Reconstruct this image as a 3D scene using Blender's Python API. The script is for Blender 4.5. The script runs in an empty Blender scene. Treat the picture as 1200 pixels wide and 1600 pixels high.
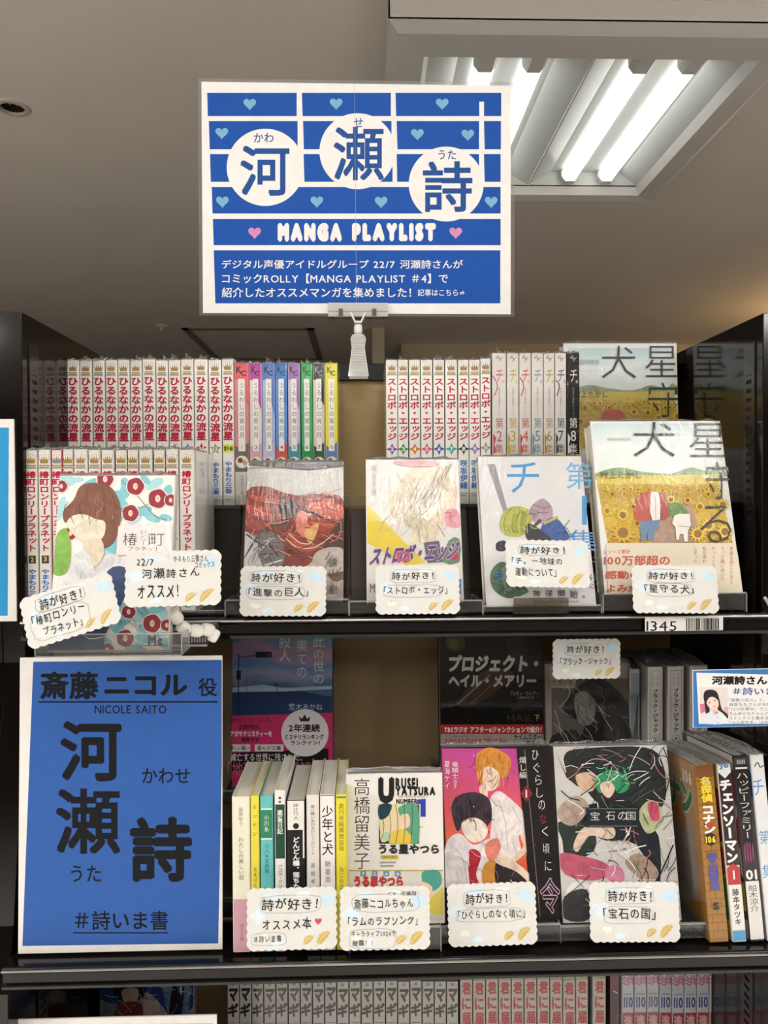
import bpy, math, random
import numpy as np
from mathutils import Matrix, Vector
R = math.radians
rnd = random.Random(7)
SC = bpy.context.scene
COL = SC.collection
# ---------------------------------------------------------------- camera
EYE = Vector((0, 0, 1.45))
FPX = 1155.0
PITCH, YAW, ROLL = -1.0, 1.6, 0.3
cam_d = bpy.data.cameras.new('camera')
cam_d.sensor_fit = 'VERTICAL'; cam_d.sensor_height = 24.0
cam_d.lens = FPX / 1600 * 24.0
cam_d.clip_start = 0.02
cam = bpy.data.objects.new('camera', cam_d); COL.objects.link(cam)
CR = (Matrix.Rotation(R(-YAW), 3, 'Z') @ Matrix.Rotation(R(90 + PITCH), 3, 'X') @ Matrix.Rotation(R(-ROLL), 3, 'Z'))
cam.matrix_world = Matrix.Translation(EYE) @ CR.to_4x4()
SC.camera = cam
# ---------------------------------------------------------------- world, lamps, exposure
w = bpy.data.worlds.new('world'); SC.world = w; w.use_nodes = True
w.node_tree.nodes['Background'].inputs[0].default_value = (0.02, 0.02, 0.02, 1)
SC.view_settings.view_transform = 'Standard'; SC.view_settings.look = 'None'
SC.view_settings.gamma = 1; SC.view_settings.use_curve_mapping = False
SC.view_settings.exposure = 0.0
def area(x, y, z, sx, sy, power, col=(1, 0.985, 0.965), rot=(0, 0, 0), name='unseen_lamp'):
    l = bpy.data.lights.new(name, 'AREA'); l.shape = 'RECTANGLE'; l.size = sx; l.size_y = sy
    l.energy = power; l.color = col
    o = bpy.data.objects.new(name, l); COL.objects.link(o); o.location = (x, y, z); o.rotation_euler = rot
    return o
CEIL = 2.65
LAMP = 0.78
# unseen aisle fixtures behind the camera; strong side lamps added to brighten the ceiling
for (lx, ly, pw) in ((-1.5, -0.55, 13), (0, -0.55, 13.5), (1.5, -0.55, 13), (-3.3, -0.75, 185), (3.3, -0.75, 130), (-0.75, -2.9, 14), (0.75, -2.9, 14), (0, -5.2, 15),
                     (-2.8, -3, 60), (2.8, -3, 50)):
    for dx in (-0.28, -0.14, 0.14, 0.28):
        area(lx + dx, ly, CEIL - 0.05, 0.024, 1.1, pw * LAMP / 4)
pl = bpy.data.lights.new('warm_lamp', 'POINT'); pl.energy = 14; pl.color = (1, 0.62, 0.25); pl.shadow_soft_size = 0.12
po = bpy.data.objects.new('warm_lamp', pl); COL.objects.link(po); po.location = (3.0, 4.4, 2.25)

# ---------------------------------------------------------------- helpers
def ray(px, py):
    return CR @ Vector(((px - 600) / FPX, (800 - py) / FPX, -1))
def at(px, py, Y):
    d = ray(px, py); t = Y / d.y
    return EYE + d * t
def atz(px, py, z):
    d = ray(px, py); t = (z - EYE.z) / d.z
    return EYE + d * t
def atx(px, py, X):
    d = ray(px, py); t = X / d.x
    return EYE + d * t
def lin(c):
    c = c.lstrip('#'); v = [int(c[i:i+2], 16) / 255 for i in (0, 2, 4)]
    return tuple(x / 12.92 if x < .04045 else ((x + .055) / 1.055) ** 2.4 for x in v)
MATS = {}
def nod(m, t, **kw):
    n = m.node_tree.nodes.new(t)
    for k, v in kw.items(): setattr(n, k, v)
    return n
def newmat(name):
    m = bpy.data.materials.new(name); m.use_nodes = True
    return m, m.node_tree.nodes['Principled BSDF'], m.node_tree.links
def film_bump(m, strength):
    """crinkled shrink film: fine folds plus long stretched streaks, in the thing's own coordinates"""
    L = m.node_tree.links
    tc = nod(m, 'ShaderNodeTexCoord')
    oi = nod(m, 'ShaderNodeObjectInfo')
    mp = nod(m, 'ShaderNodeMapping'); L.new(tc.outputs['Object'], mp.inputs['Vector'])
    mp.inputs['Scale'].default_value = (1, 0.0, 1)
    n1 = nod(m, 'ShaderNodeTexNoise'); n1.inputs['Scale'].default_value = 9; n1.inputs['Detail'].default_value = 2
    L.new(mp.outputs[0], n1.inputs['Vector'])
    mp2 = nod(m, 'ShaderNodeMapping'); mp2.inputs['Rotation'].default_value = (0, R(25), 0); mp2.inputs['Scale'].default_value = (260, 0, 45)
    mix = nod(m, 'ShaderNodeVectorMath', operation='MULTIPLY_ADD')
    L.new(n1.outputs['Color'], mix.inputs[0]); mix.inputs[1].default_value = (.07, 0, .07); L.new(mp.outputs[0], mix.inputs[2])
    L.new(mix.outputs[0], mp2.inputs['Vector'])
    n2 = nod(m, 'ShaderNodeTexNoise'); n2.inputs['Scale'].default_value = 1; n2.inputs['Detail'].default_value = 3
    L.new(mp2.outputs[0], n2.inputs['Vector'])
    n3 = nod(m, 'ShaderNodeTexNoise'); n3.inputs['Scale'].default_value = 22; n3.inputs['Detail'].default_value = 1
    L.new(mix.outputs[0], n3.inputs['Vector'])
    add = nod(m, 'ShaderNodeMath', operation='MULTIPLY_ADD'); L.new(n3.outputs[0], add.inputs[0]); add.inputs[1].default_value = 3.0
    L.new(n2.outputs[0], add.inputs[2])
    b = nod(m, 'ShaderNodeBump'); b.inputs['Strength'].default_value = strength; b.inputs['Distance'].default_value = 0.0006
    L.new(add.outputs[0], b.inputs['Height'])
    return b
def pm(col, rough=0.5, wrap=0, metal=0.0, spec=0.22, var=0):
    """plain printed / painted surface; wrap>0 puts a film coat over it"""
    key = (col, rough, wrap, metal, spec, var)
    if key in MATS: return MATS[key]
    m, b, L = newmat('print_' + col.lstrip('#') + ('_film' if wrap else ''))
    c = lin(col)
    b.inputs['Base Color'].default_value = (*c, 1)
    b.inputs['Roughness'].default_value = rough; b.inputs['Metallic'].default_value = metal
    b.inputs['Specular IOR Level'].default_value = spec
    # faint unevenness of ink and paper
    tc = nod(m, 'ShaderNodeTexCoord'); n = nod(m, 'ShaderNodeTexNoise'); n.inputs['Scale'].default_value = 60; n.inputs['Detail'].default_value = 3
    L.new(tc.outputs['Object'], n.inputs['Vector'])
    mx = nod(m, 'ShaderNodeMix', data_type='RGBA')
    if var: n.inputs['Scale'].default_value = 85; n.inputs['Detail'].default_value = 6; n.inputs['Distortion'].default_value = 1.2
    mx.inputs[6].default_value = (*[x * (.9 - var) for x in c], 1); mx.inputs[7].default_value = (*[min(1, x * (1.06 + var)) for x in c], 1)
    L.new(n.outputs[0], mx.inputs[0]); L.new(mx.outputs[2], b.inputs['Base Color'])
    if wrap:
        b.inputs['Coat Weight'].default_value = 1; b.inputs['Coat Roughness'].default_value = 0.05; b.inputs['Coat IOR'].default_value = 1.6; b.inputs['Specular IOR Level'].default_value = .2
        bp = film_bump(m, wrap); L.new(bp.outputs[0], b.inputs['Coat Normal'])
    MATS[key] = m
    return m
def grad(name, stops, scale=(1, 1), axis='Z', z0=0, z1=1, noise=.15, nscale=12, wrap=0, rough=.4):
    """vertical print of blended inks (sky, sunset) broken up by noise"""
    m, b, L = newmat(name)
    tc = nod(m, 'ShaderNodeTexCoord'); sp = nod(m, 'ShaderNodeSeparateXYZ'); L.new(tc.outputs['Object'], sp.inputs[0])
    mr = nod(m, 'ShaderNodeMapRange'); mr.inputs['From Min'].default_value = z0; mr.inputs['From Max'].default_value = z1
    L.new(sp.outputs['X' if axis == 'X' else 'Z'], mr.inputs['Value'])
    mp = nod(m, 'ShaderNodeMapping'); mp.inputs['Scale'].default_value = (scale[0], 1, scale[1]); L.new(tc.outputs['Object'], mp.inputs['Vector'])
    n = nod(m, 'ShaderNodeTexNoise'); n.inputs['Scale'].default_value = nscale; n.inputs['Detail'].default_value = 4; L.new(mp.outputs[0], n.inputs['Vector'])
    ad = nod(m, 'ShaderNodeMath', operation='MULTIPLY_ADD'); ad.inputs[1].default_value = noise * 2; L.new(n.outputs[0], ad.inputs[0])
    sb = nod(m, 'ShaderNodeMath', operation='SUBTRACT'); sb.inputs[1].default_value = noise; L.new(mr.outputs[0], ad.inputs[2]); L.new(ad.outputs[0], sb.inputs[0])
    cr = nod(m, 'ShaderNodeValToRGB'); e = cr.color_ramp.elements
    while len(e) < len(stops): e.new(.5)
    for i, (p, c) in enumerate(stops): e[i].position = p; e[i].color = (*lin(c), 1)
    L.new(sb.outputs[0], cr.inputs[0]); L.new(cr.outputs[0], b.inputs['Base Color'])
    b.inputs['Roughness'].default_value = rough
    if wrap:
        b.inputs['Coat Weight'].default_value = 1; b.inputs['Coat Roughness'].default_value = 0.05
        L.new(film_bump(m, wrap).outputs[0], b.inputs['Coat Normal'])
    return m
def clear(name, tint=(.93, .93, .92), diff=.05, rough=.05, ior=1.45, boost=1.0, bump=0):
    m = bpy.data.materials.new(name); m.use_nodes = True; nt = m.node_tree; L = nt.links
    for n in list(nt.nodes): nt.nodes.remove(n)
    out = nod(m, 'ShaderNodeOutputMaterial'); tr = nod(m, 'ShaderNodeBsdfTransparent'); tr.inputs[0].default_value = (*tint, 1)
    gl = nod(m, 'ShaderNodeBsdfGlossy'); gl.inputs['Roughness'].default_value = rough
    df = nod(m, 'ShaderNodeBsdfDiffuse'); df.inputs[0].default_value = (.8, .8, .78, 1)
    fr = nod(m, 'ShaderNodeFresnel'); fr.inputs[0].default_value = ior
    mu = nod(m, 'ShaderNodeMath', operation='MULTIPLY'); mu.inputs[1].default_value = boost; mu.use_clamp = True; L.new(fr.outputs[0], mu.inputs[0])
    m1 = nod(m, 'ShaderNodeMixShader'); m1.inputs[0].default_value = diff; L.new(tr.outputs[0], m1.inputs[1]); L.new(df.outputs[0], m1.inputs[2])
    m2 = nod(m, 'ShaderNodeMixShader'); L.new(mu.outputs[0], m2.inputs[0]); L.new(m1.outputs[0], m2.inputs[1]); L.new(gl.outputs[0], m2.inputs[2])
    L.new(m2.outputs[0], out.inputs[0])
    if bump:
        n = nod(m, 'ShaderNodeTexNoise'); n.inputs['Scale'].default_value = 160; b = nod(m, 'ShaderNodeBump'); b.inputs['Distance'].default_value = bump
        L.new(n.outputs[0], b.inputs['Height']); L.new(b.outputs[0], gl.inputs['Normal'])
    return m
def gloss(name, col, rough=.15, coat=0., nscale=0, amt=.2, bump=0, spec=.5):
    m, b, L = newmat(name); c = lin(col)
    b.inputs['Base Color'].default_value = (*c, 1); b.inputs['Roughness'].default_value = rough
    b.inputs['Coat Weight'].default_value = coat; b.inputs['Coat Roughness'].default_value = .04; b.inputs['Specular IOR Level'].default_value = spec
    if nscale:
        tc = nod(m, 'ShaderNodeTexCoord'); n = nod(m, 'ShaderNodeTexNoise'); n.inputs['Scale'].default_value = nscale; n.inputs['Detail'].default_value = 5
        L.new(tc.outputs['Object'], n.inputs['Vector'])
        mx = nod(m, 'ShaderNodeMix', data_type='RGBA'); mx.inputs[6].default_value = (*[x * (1 - amt) for x in c], 1); mx.inputs[7].default_value = (*[min(1, x * (1 + amt)) for x in c], 1)
        L.new(n.outputs[0], mx.inputs[0]); L.new(mx.outputs[2], b.inputs['Base Color'])
        if bump:
            bp = nod(m, 'ShaderNodeBump'); bp.inputs['Distance'].default_value = bump; L.new(n.outputs[0], bp.inputs['Height']); L.new(bp.outputs[0], b.inputs['Normal'])
    return m
M = dict(
    lam=gloss('dark_laminate', '#0f0b09', .18, 0, 8, .3, spec=.35),
    lamside=gloss('dark_side_panel', '#0c0807', .10, 0, 8, .3, spec=.5),
    edge=gloss('black_shelf_edge', '#0b0908', .12, 0, 20, .2, spec=.4),
    tan=gloss('tan_back_board', '#bda377', .45, 0, 5, .08),
    slot=gloss('slot_black', '#050505', .6),
    strip=gloss('slotted_strip_metal', '#1b1614', .2, spec=.8),
    acr=clear('clear_acrylic', diff=.035, rough=.04),
    acre=clear('acrylic_edge', diff=.30, tint=(.85, .86, .85), rough=.1, boost=1.5),
    acrd=clear('smoky_riser', tint=(.62, .57, .5), diff=.02, rough=.12, boost=.7),
    film=clear('shrink_film', tint=(.96, .96, .96), diff=.10, rough=.12, boost=2.2, bump=.002),
    page=None, bead=gloss('white_bead', '#ece9e2', .35, .2),
)
def page_mat():
    m, b, L = newmat('page_edges'); tc = nod(m, 'ShaderNodeTexCoord'); mp = nod(m, 'ShaderNodeMapping')
    mp.inputs['Scale'].default_value = (1500, 1500, 2); L.new(tc.outputs['Object'], mp.inputs['Vector'])
    n = nod(m, 'ShaderNodeTexNoise'); n.inputs['Scale'].default_value = 1; L.new(mp.outputs[0], n.inputs['Vector'])
    cr = nod(m, 'ShaderNodeValToRGB'); cr.color_ramp.elements[0].color = (.42, .39, .31, 1); cr.color_ramp.elements[1].color = (.72, .69, .60, 1)
    L.new(n.outputs[0], cr.inputs[0]); L.new(cr.outputs[0], b.inputs['Base Color']); b.inputs['Roughness'].default_value = .8
    return m
M['page'] = page_mat()
def link(name, mesh, parent=None):
    o = bpy.data.objects.new(name, mesh); COL.objects.link(o)
    if parent is not None: o.parent = parent
    return o
LABELS = set()
def tag(o, label=None, cat=None, group=None, kind=None):
    if label: o['label'] = label
    if cat: o['category'] = cat
    if group: o['group'] = group
    if kind: o['kind'] = kind
    return o
def empty(name, loc, rot=(0, 0, 0), label=None, cat=None, group=None):
    o = bpy.data.objects.new(name, None); COL.objects.link(o); o.location = loc; o.rotation_euler = rot
    o.empty_display_size = .02
    return tag(o, label, cat, group)
class MB:
    def __init__(s): s.v = []; s.f = []; s.m = []; s.mats = []
    def mi(s, m):
        if m not in s.mats: s.mats.append(m)
        return s.mats.index(m)
    def add(s, v, f, m):
        k = len(s.v); i = s.mi(m); s.v += [tuple(p) for p in v]; s.f += [tuple(a + k for a in q) for q in f]; s.m += [i] * len(f); return s
    def box(s, x0, x1, y0, y1, z0, z1, m):
        v = [(x, y, z) for z in (z0, z1) for y in (y0, y1) for x in (x0, x1)]
        return s.add(v, [(0, 2, 3, 1), (4, 5, 7, 6), (0, 1, 5, 4), (2, 6, 7, 3), (0, 4, 6, 2), (1, 3, 7, 5)], m)
    def prism(s, prof, a, b, axis, m, close=True):
        """prof 2-D points (counter-clockwise), extruded from a to b along axis"""
        n = len(prof)
        def P(p, t): return {'x': (t, p[0], p[1]), 'y': (p[0], t, p[1]), 'z': (p[0], p[1], t)}[axis]
        v = [P(p, a) for p in prof] + [P(p, b) for p in prof]
        f = [(i, (i + 1) % n, n + (i + 1) % n, n + i) for i in range(n)]
        if close: f += [tuple(range(n - 1, -1, -1)), tuple(range(n, 2 * n))]
        return s.add(v, f, m)
    def rings(s, rings, m, cap=True):
        n = len(rings[0]); v = [p for r in rings for p in r]; f = []
        for k in range(len(rings) - 1):
            for i in range(n): f.append((k*n+i, k*n+(i+1) % n, (k+1)*n+(i+1) % n, (k+1)*n+i))
        if cap: f += [tuple(range(n - 1, -1, -1)), tuple(range((len(rings)-1)*n, len(rings)*n))]
        return s.add(v, f, m)
    def tube(s, pts, r, m, n=10):
        pts = [Vector(p) for p in pts]; rs = []
        for i, p in enumerate(pts):
            d = (pts[min(i+1, len(pts)-1)] - pts[max(i-1, 0)]).normalized()
            u = d.cross(Vector((0, 0, 1)) if abs(d.z) < .9 else Vector((1, 0, 0))).normalized(); v = d.cross(u)
            rr = r[i] if isinstance(r, (list, tuple)) else r
            rs.append([tuple(p + u * math.cos(a) * rr + v * math.sin(a) * rr) for a in [2*math.pi*k/n for k in range(n)]])
        return s.rings(rs, m)
    def mesh(s, name, smooth=False, bevel=0, fix=True):
        me = bpy.data.meshes.new(name); me.from_pydata(s.v, [], s.f)
        for m in s.mats: me.materials.append(m)
        me.polygons.foreach_set('material_index', s.m)
        if fix or bevel:
            import bmesh
            bm = bmesh.new(); bm.from_mesh(me)
            if bevel:
                bmesh.ops.remove_doubles(bm, verts=bm.verts, dist=1e-6)
                es = [e for e in bm.edges if len(e.link_faces) == 2 and e.calc_face_angle(0) > .6]
                bmesh.ops.bevel(bm, geom=es, offset=bevel, segments=2, profile=.5, affect='EDGES')
            bmesh.ops.recalc_face_normals(bm, faces=bm.faces); bm.to_mesh(me); bm.free()
        if smooth:
            me.polygons.foreach_set('use_smooth', [True] * len(me.polygons))
            try: me.set_sharp_from_angle(angle=R(40))
            except Exception: pass
        me.update(); return me
    def build(s, name, parent=None, **kw): return link(name, s.mesh(name, **kw), parent)
# ---------------------------------------------------------------- lettering
GL = {}; GZ = {}
ZL_ = [None]
def glyph(ch, bold):
    k = (ch, bold)
    if k not in GL:
        if bold > 0:      # heavier strokes: the letter and slightly shifted copies of it, run together
            v0, f0 = glyph(ch, 0); V = [v0]; F = list(f0); m = 4 if bold < .022 else 6 if bold < .08 else 16
            for j in range(m):
                a = 2*math.pi*(j+.5)/(m if m < 16 else 8); bk = bold if m < 16 or j < 8 else bold*.5; V.append(v0 + (bk*1.15*math.cos(a), bk*1.15*math.sin(a))); F += [tuple(i + len(v0)*(j+1) for i in q) for q in f0]
            GL[k] = (np.concatenate(V), F); GZ[k] = np.repeat(np.arange(m+1) * (1.2e-6 if m < 16 else .4e-6), len(v0))
        else:
            c = bpy.data.curves.new('g', 'FONT'); c.body = ch; c.resolution_u = 2; c.offset = bold
            o = bpy.data.objects.new('g', c)
            me = bpy.data.meshes.new_from_object(o)
            v = np.array([(p.co.x, p.co.y) for p in me.vertices]) if len(me.vertices) else np.zeros((0, 2))
            GL[k] = (v, [tuple(p.vertices) for p in me.polygons])
            bpy.data.objects.remove(o); bpy.data.curves.remove(c); bpy.data.meshes.remove(me)
    return GL[k]
def wide(ch): return ord(ch) > 0x2E7F or ch in '⇒'
SMALLK = 'ッャュョァィゥェォっゃゅょ'
def layout(text, vert=False, bold=0, jit=0, rg=None, gap=0.0):
    V = []; F = []; x = 0.; y = 0.; n = 0; rg = rg or rnd; Z = []
    for ch in text:
        if ch == '\n': x = 0; y -= 1.25; continue
        if ch in ' 　':
            if vert: y -= .45
            else: x += .4 if ch == ' ' else 1
            continue
        g, f = glyph(ch, bold); g = g.copy()
        if len(g) == 0: continue
        if vert:
            c = np.array([.5, .38])
            if not wide(ch): c = (g.min(0) + g.max(0)) / 2
            g = g - c
            if ch in 'ー－｜「」（）-～': g = np.stack([g[:, 1], -g[:, 0]], 1)
            if ch in SMALLK: g += (.1, .1)
            if ch in '、。': g += (.55, .5)
            g += (0, y); y -= (1.0 if wide(ch) else .85) + gap
        else:
            if wide(ch): g += (x, 0); x += 1 + gap
            else:
                lo, hi = g[:, 0].min(), g[:, 0].max(); g += (x - lo + .05, 0); x += hi - lo + .12 + gap
        if jit:
            c = g.mean(0); a = rg.uniform(-.12, .12) * jit; s = 1 + rg.uniform(-.1, .06) * jit
            Rm = np.array([[math.cos(a), -math.sin(a)], [math.sin(a) - .08, math.cos(a)]])
            g = (g - c) @ Rm.T * s + c + (0, rg.uniform(-.06, .06) * jit)
        V.append(g); Z.append(GZ.get((ch, bold), np.zeros(len(g)))); F += [tuple(i + n for i in q) for q in f]; n += len(g)
    ZL_[0] = np.concatenate(Z) if Z else None
    V = np.concatenate(V) if V else np.zeros((0, 2))
    return V, F
def crom(pts, k=5, closed=True):
    P = [np.array(p, float) for p in pts]; n = len(P); out = []
    for i in range(n if closed else n - 1):
        if closed: a, b, c, d = P[i-1], P[i], P[(i+1) % n], P[(i+2) % n]
        else: a, b, c, d = P[max(i-1, 0)], P[i], P[i+1], P[min(i+2, n-1)]
        for t in [j / k for j in range(k)]:
            out.append(.5 * ((2*b) + (c-a)*t + (2*a-5*b+4*c-d)*t*t + (3*b-a-3*c+d)*t**3))
    if not closed: out.append(P[-1])
    return [tuple(p) for p in out]
def clip(poly, x0, x1, z0, z1):
    for ax, lim, sg in ((0, x0, 1), (0, x1, -1), (1, z0, 1), (1, z1, -1)):
        out = []
        for i in range(len(poly)):
            a, b = poly[i-1], poly[i]
            ia, ib = sg*(a[ax]-lim) >= 0, sg*(b[ax]-lim) >= 0
            if ia != ib:
                t = (lim - a[ax]) / (b[ax] - a[ax]); out.append((a[0]+(b[0]-a[0])*t, a[1]+(b[1]-a[1])*t))
            if ib: out.append(b)
        poly = out
        if not poly: return []
    return poly
def ribbon(pts, wd, closed=False):
    P = [np.array(p, float) for p in pts]; n = len(P); V = []; F = []
    for i in range(n):
        a, b = (P[i-1], P[(i+1) % n]) if closed else (P[max(i-1, 0)], P[min(i+1, n-1)])
        d = b - a; L = math.hypot(*d) or 1; nn = np.array([-d[1], d[0]]) / L * wd / 2
        V += [P[i] + nn, P[i] - nn]
    for i in range(n if closed else n - 1):
        j = (i + 1) % n; F.append((2*i, 2*i+1, 2*j+1, 2*j))
    return V, F
class Print:
    """flat print on the front plane (local y = 0) of a thing; coordinates local metres, or photo pixels through px=True"""
    def __init__(s, root, rect, px=True, wrap=0, base=.00005, plane_y=0., step=.000008):
        s.root = root; s.rect = rect; s.px = px; s.wrap = wrap; s.L = {}; s.k = 0; s.base = base; s.py = plane_y; s.step = step
        if root is not None:
            s.mw = Matrix.LocRotScale(root.location, root.rotation_euler, None); s.inv = s.mw.inverted()
            s.o = s.inv @ EYE
    def loc(s, x, y):
        if not s.px: return (x, y)
        d = s.inv.to_3x3() @ ray(x, y); t = (s.py - s.o.y) / d.y; p = s.o + d * t
        return (p.x, p.z)
    def mat(s, c, **kw): return c if not isinstance(c, str) else pm(c, kw.get('rough', .45), s.wrap, kw.get('metal', 0.), var=kw.get('var', 0))
    def _put(s, part, V, F, m, Z=None):
        y = s.py - s.base - s.k * s.step; s.k += 1
        if Z is None: Z = np.zeros(len(V))
        s.L.setdefault(part, MB()).add([(a, y - z, b) for (a, b), z in zip(V, Z)], F, m)
    def poly(s, pts, col, part='cover_art', smooth=0, rect=None, **kw):
        if smooth: pts = crom(pts, smooth)
        q = [s.loc(*p) for p in pts]; r = rect or s.rect
        if r: q = clip(q, *r)
        if len(q) < 3: return s
        if part == 'cover_art' and smooth and s.wrap: kw['var'] = .38
        a = sum(q[i-1][0]*q[i][1] - q[i][0]*q[i-1][1] for i in range(len(q)))
        if a < 0: q = q[::-1]
        s._put(part, q, [tuple(range(len(q)))], s.mat(col, **kw)); return s
    def rect_(s, x0, y0, x1, y1, col, **kw): return s.poly([(x0, y0), (x1, y0), (x1, y1), (x0, y1)], col, **kw)
    def full(s, col, **kw):
        x0, x1, z0, z1 = s.rect; px = s.px; s.px = False
        s.poly([(x0, z0), (x1, z0), (x1, z1), (x0, z1)], col, **kw); s.px = px; return s
    def disc(s, x, y, r, col, ry=None, n=20, **kw):
        return s.poly([(x + r*math.cos(6.2832*i/n), y + (ry or r)*math.sin(6.2832*i/n)) for i in range(n)], col, **kw)
    def line(s, pts, wd, col, part='cover_art', smooth=0, closed=False, **kw):
        if smooth: pts = crom(pts, smooth, closed)
        V, F = ribbon(pts, wd, closed); V = [s.loc(*p) for p in V]
        if s.rect: V = [(min(max(a, s.rect[0]), s.rect[1]), min(max(b, s.rect[2]), s.rect[3])) for a, b in V]
        s._put(part, V, F, s.mat(col, **kw)); return s
    def text(s, t, box, col, part='title', vert=False, bold=0., jit=0, shear=0., keep=False, gap=0., outline=None, shx=0.):
        """ink of t stretched to box (x0,y0,x1,y1): pixels top-left to bottom-right, or local x0,z_top,x1,z_bottom"""
        V, F = layout(t, vert, bold, jit, None, gap); Z1 = ZL_[0]
        if not len(V): return s
        if part in ('title', 'lettering', 'band_text', 'handwriting', 'author', 'front_title'): s.tn = getattr(s, 'tn', 0) + 1; part += '#%d' % s.tn
        x0, y0, x1, y1 = box
        if t == '1':
            xm, hw = (x0+x1)/2, min(abs(x1-x0)/2, abs(y1-y0)*.085); x0, x1 = xm-hw, xm+hw
        lo = V.min(0); hi = V.max(0); d = np.maximum(hi - lo, 1e-6)
        u = (V - lo) / d; 
        X = x0 + u[:, 0] * (x1 - x0); Y = y1 + u[:, 1] * (y0 - y1)
        X = X + shear * (u[:, 1] - .5) * (x1 - x0); Y = Y + shx * (u[:, 0] - .5) * (y1 - y0)
        if outline:
            oc, ob = outline; c = bold; V2, F2 = layout(t, vert, bold + ob, 0, None, gap)
            if not jit:
                u2 = (V2 - lo) / d; X2 = x0 + u2[:, 0]*(x1-x0) + shear*(u2[:, 1]-.5)*(x1-x0); Y2 = y1 + u2[:, 1]*(y0-y1) + shx*(u2[:, 0]-.5)*(y1-y0)
                s._put(part, [s.loc(a, b) for a, b in zip(X2, Y2)], F2, s.mat(oc), ZL_[0])
        s._put(part, [s.loc(a, b) for a, b in zip(X, Y)], F, s.mat(col), Z1); return s
    def strokes(s, box, n, cols, seed, wd=(.5, 1.1), ln=(12, 34), ang=(-1.5, 1.5), part='cover_art'):
        """loose drawn lines inside a pixel box"""
        rg = random.Random(seed)
        for k in range(n):
            x, y = rg.uniform(box[0], box[2]), rg.uniform(box[1], box[3]); a = rg.uniform(*ang); L = rg.uniform(*ln); b = a + rg.uniform(-.7, .7)
            s.line([(x, y), (x+L*.5*math.cos(a), y+L*.5*math.sin(a)), (x+L*.5*(math.cos(a)+math.cos(b)), y+L*.5*(math.sin(a)+math.sin(b)))], rg.uniform(*wd), rg.choice(cols), part=part, smooth=3)
        return s
    def build(s):
        out = {}
        for k, mb in s.L.items(): out[k] = mb.build(k.split('#')[0], s.root, fix=False)
        return out
def K(ox, oy, sc, pts): return [(ox + x / sc, oy + y / sc) for x, y in pts]
# ---------------------------------------------------------------- room
def plaster(name, col, amt=.06, bump=.0015, sc=3):
    m, b, L = newmat(name); c = lin(col)
    tc = nod(m, 'ShaderNodeTexCoord'); n = nod(m, 'ShaderNodeTexNoise'); n.inputs['Scale'].default_value = sc; n.inputs['Detail'].default_value = 6
    L.new(tc.outputs['Object'], n.inputs['Vector'])
    n2 = nod(m, 'ShaderNodeTexNoise'); n2.inputs['Scale'].default_value = 180; L.new(tc.outputs['Object'], n2.inputs['Vector'])
    mx = nod(m, 'ShaderNodeMix', data_type='RGBA'); mx.inputs[6].default_value = (*[x*(1-amt) for x in c], 1); mx.inputs[7].default_value = (*[min(1, x*(1+amt)) for x in c], 1)
    L.new(n.outputs[0], mx.inputs[0]); L.new(mx.outputs[2], b.inputs['Base Color'])
    bp = nod(m, 'ShaderNodeBump'); bp.inputs['Distance'].default_value = bump; bp.inputs['Strength'].default_value = .4
    L.new(n2.outputs[0], bp.inputs['Height']); L.new(bp.outputs[0], b.inputs['Normal']); b.inputs['Roughness'].default_value = .85
    return m
ceil_m = plaster('ceiling_paper', '#e6e0d8')
wall_m = plaster('shop_wall', '#6f624e'); floor_m = gloss('shop_floor', '#ebe7e0', .35, 0, 2, .08)
def struct(name, mb, **kw): return tag(mb.build(name, **kw), kind='structure')
struct('floor', MB().box(-6, 6, -8, 1.05, -.1, 0, floor_m).box(-6, 6, 1.05, 10, -.1, 0, gloss('bounce_dimming_floor', '#5e5245', .9, 0, 30, .2)))  # back floor's dark brown is made up to dim bounce onto the ceiling
# the ceiling is built around the socket hole at its left
HX, HY, HR = -1.062, 2.306, .036
mb = MB()
for x0, x1, y0, y1 in ((-6, HX-.08, -8, 10), (HX+.08, 6, -8, 10), (HX-.08, HX+.08, -8, HY-.08), (HX-.08, HX+.08, HY+.08, 10)):
    mb.box(x0, x1, y0, y1, CEIL, CEIL+.12, ceil_m)
n = 32; V = []; F = []
for i in range(n):
    a = 2*math.pi*i/n + math.pi/4; c, s = math.cos(a), math.sin(a); k = .08/max(abs(c), abs(s))
    V += [(HX+c*HR, HY+s*HR, CEIL), (HX+c*k, HY+s*k, CEIL)]
F = [(2*i, 2*i+1, (2*i+3) % (2*n), (2*i+2) % (2*n)) for i in range(n)]
mb.add(V, F, ceil_m)
struct('ceiling', mb)
struct('wall_back', MB().box(-6, 6, 9.4, 9.5, 0, CEIL, wall_m))
struct('wall_left', MB().box(-6.1, -6, -8, 10, 0, CEIL, wall_m))
struct('wall_right', MB().box(6, 6.1, -8, 10, 0, CEIL, wall_m))
struct('wall_front', MB().box(-6, 6, -8.1, -8, 0, CEIL, wall_m))
bulk = plaster('bulkhead_paint', '#c9bda8')
struct('trim_1', MB().box(.30, 6, 5.72, 9.4, CEIL-.19, CEIL-.002, bulk))
gm = gloss('hatch_groove', '#8c8374', .7)
hx0, hx1, hy0, hy1 = -1.26, -.34, 5.2, 6.35
mb = MB()
for x0, x1, y0, y1 in ((hx0, hx1, hy0, hy0+.05), (hx0, hx1, hy1-.05, hy1), (hx0, hx0+.05, hy0, hy1), (hx1-.05, hx1, hy0, hy1)):
    mb.box(x0, x1, y0, y1, CEIL-.008, CEIL-.0005, gm)
struct('trim_2', mb)
struct('trim_3', MB().box(.07, .155, 5.2, 5.28, 2.2, CEIL, bulk))
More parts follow.
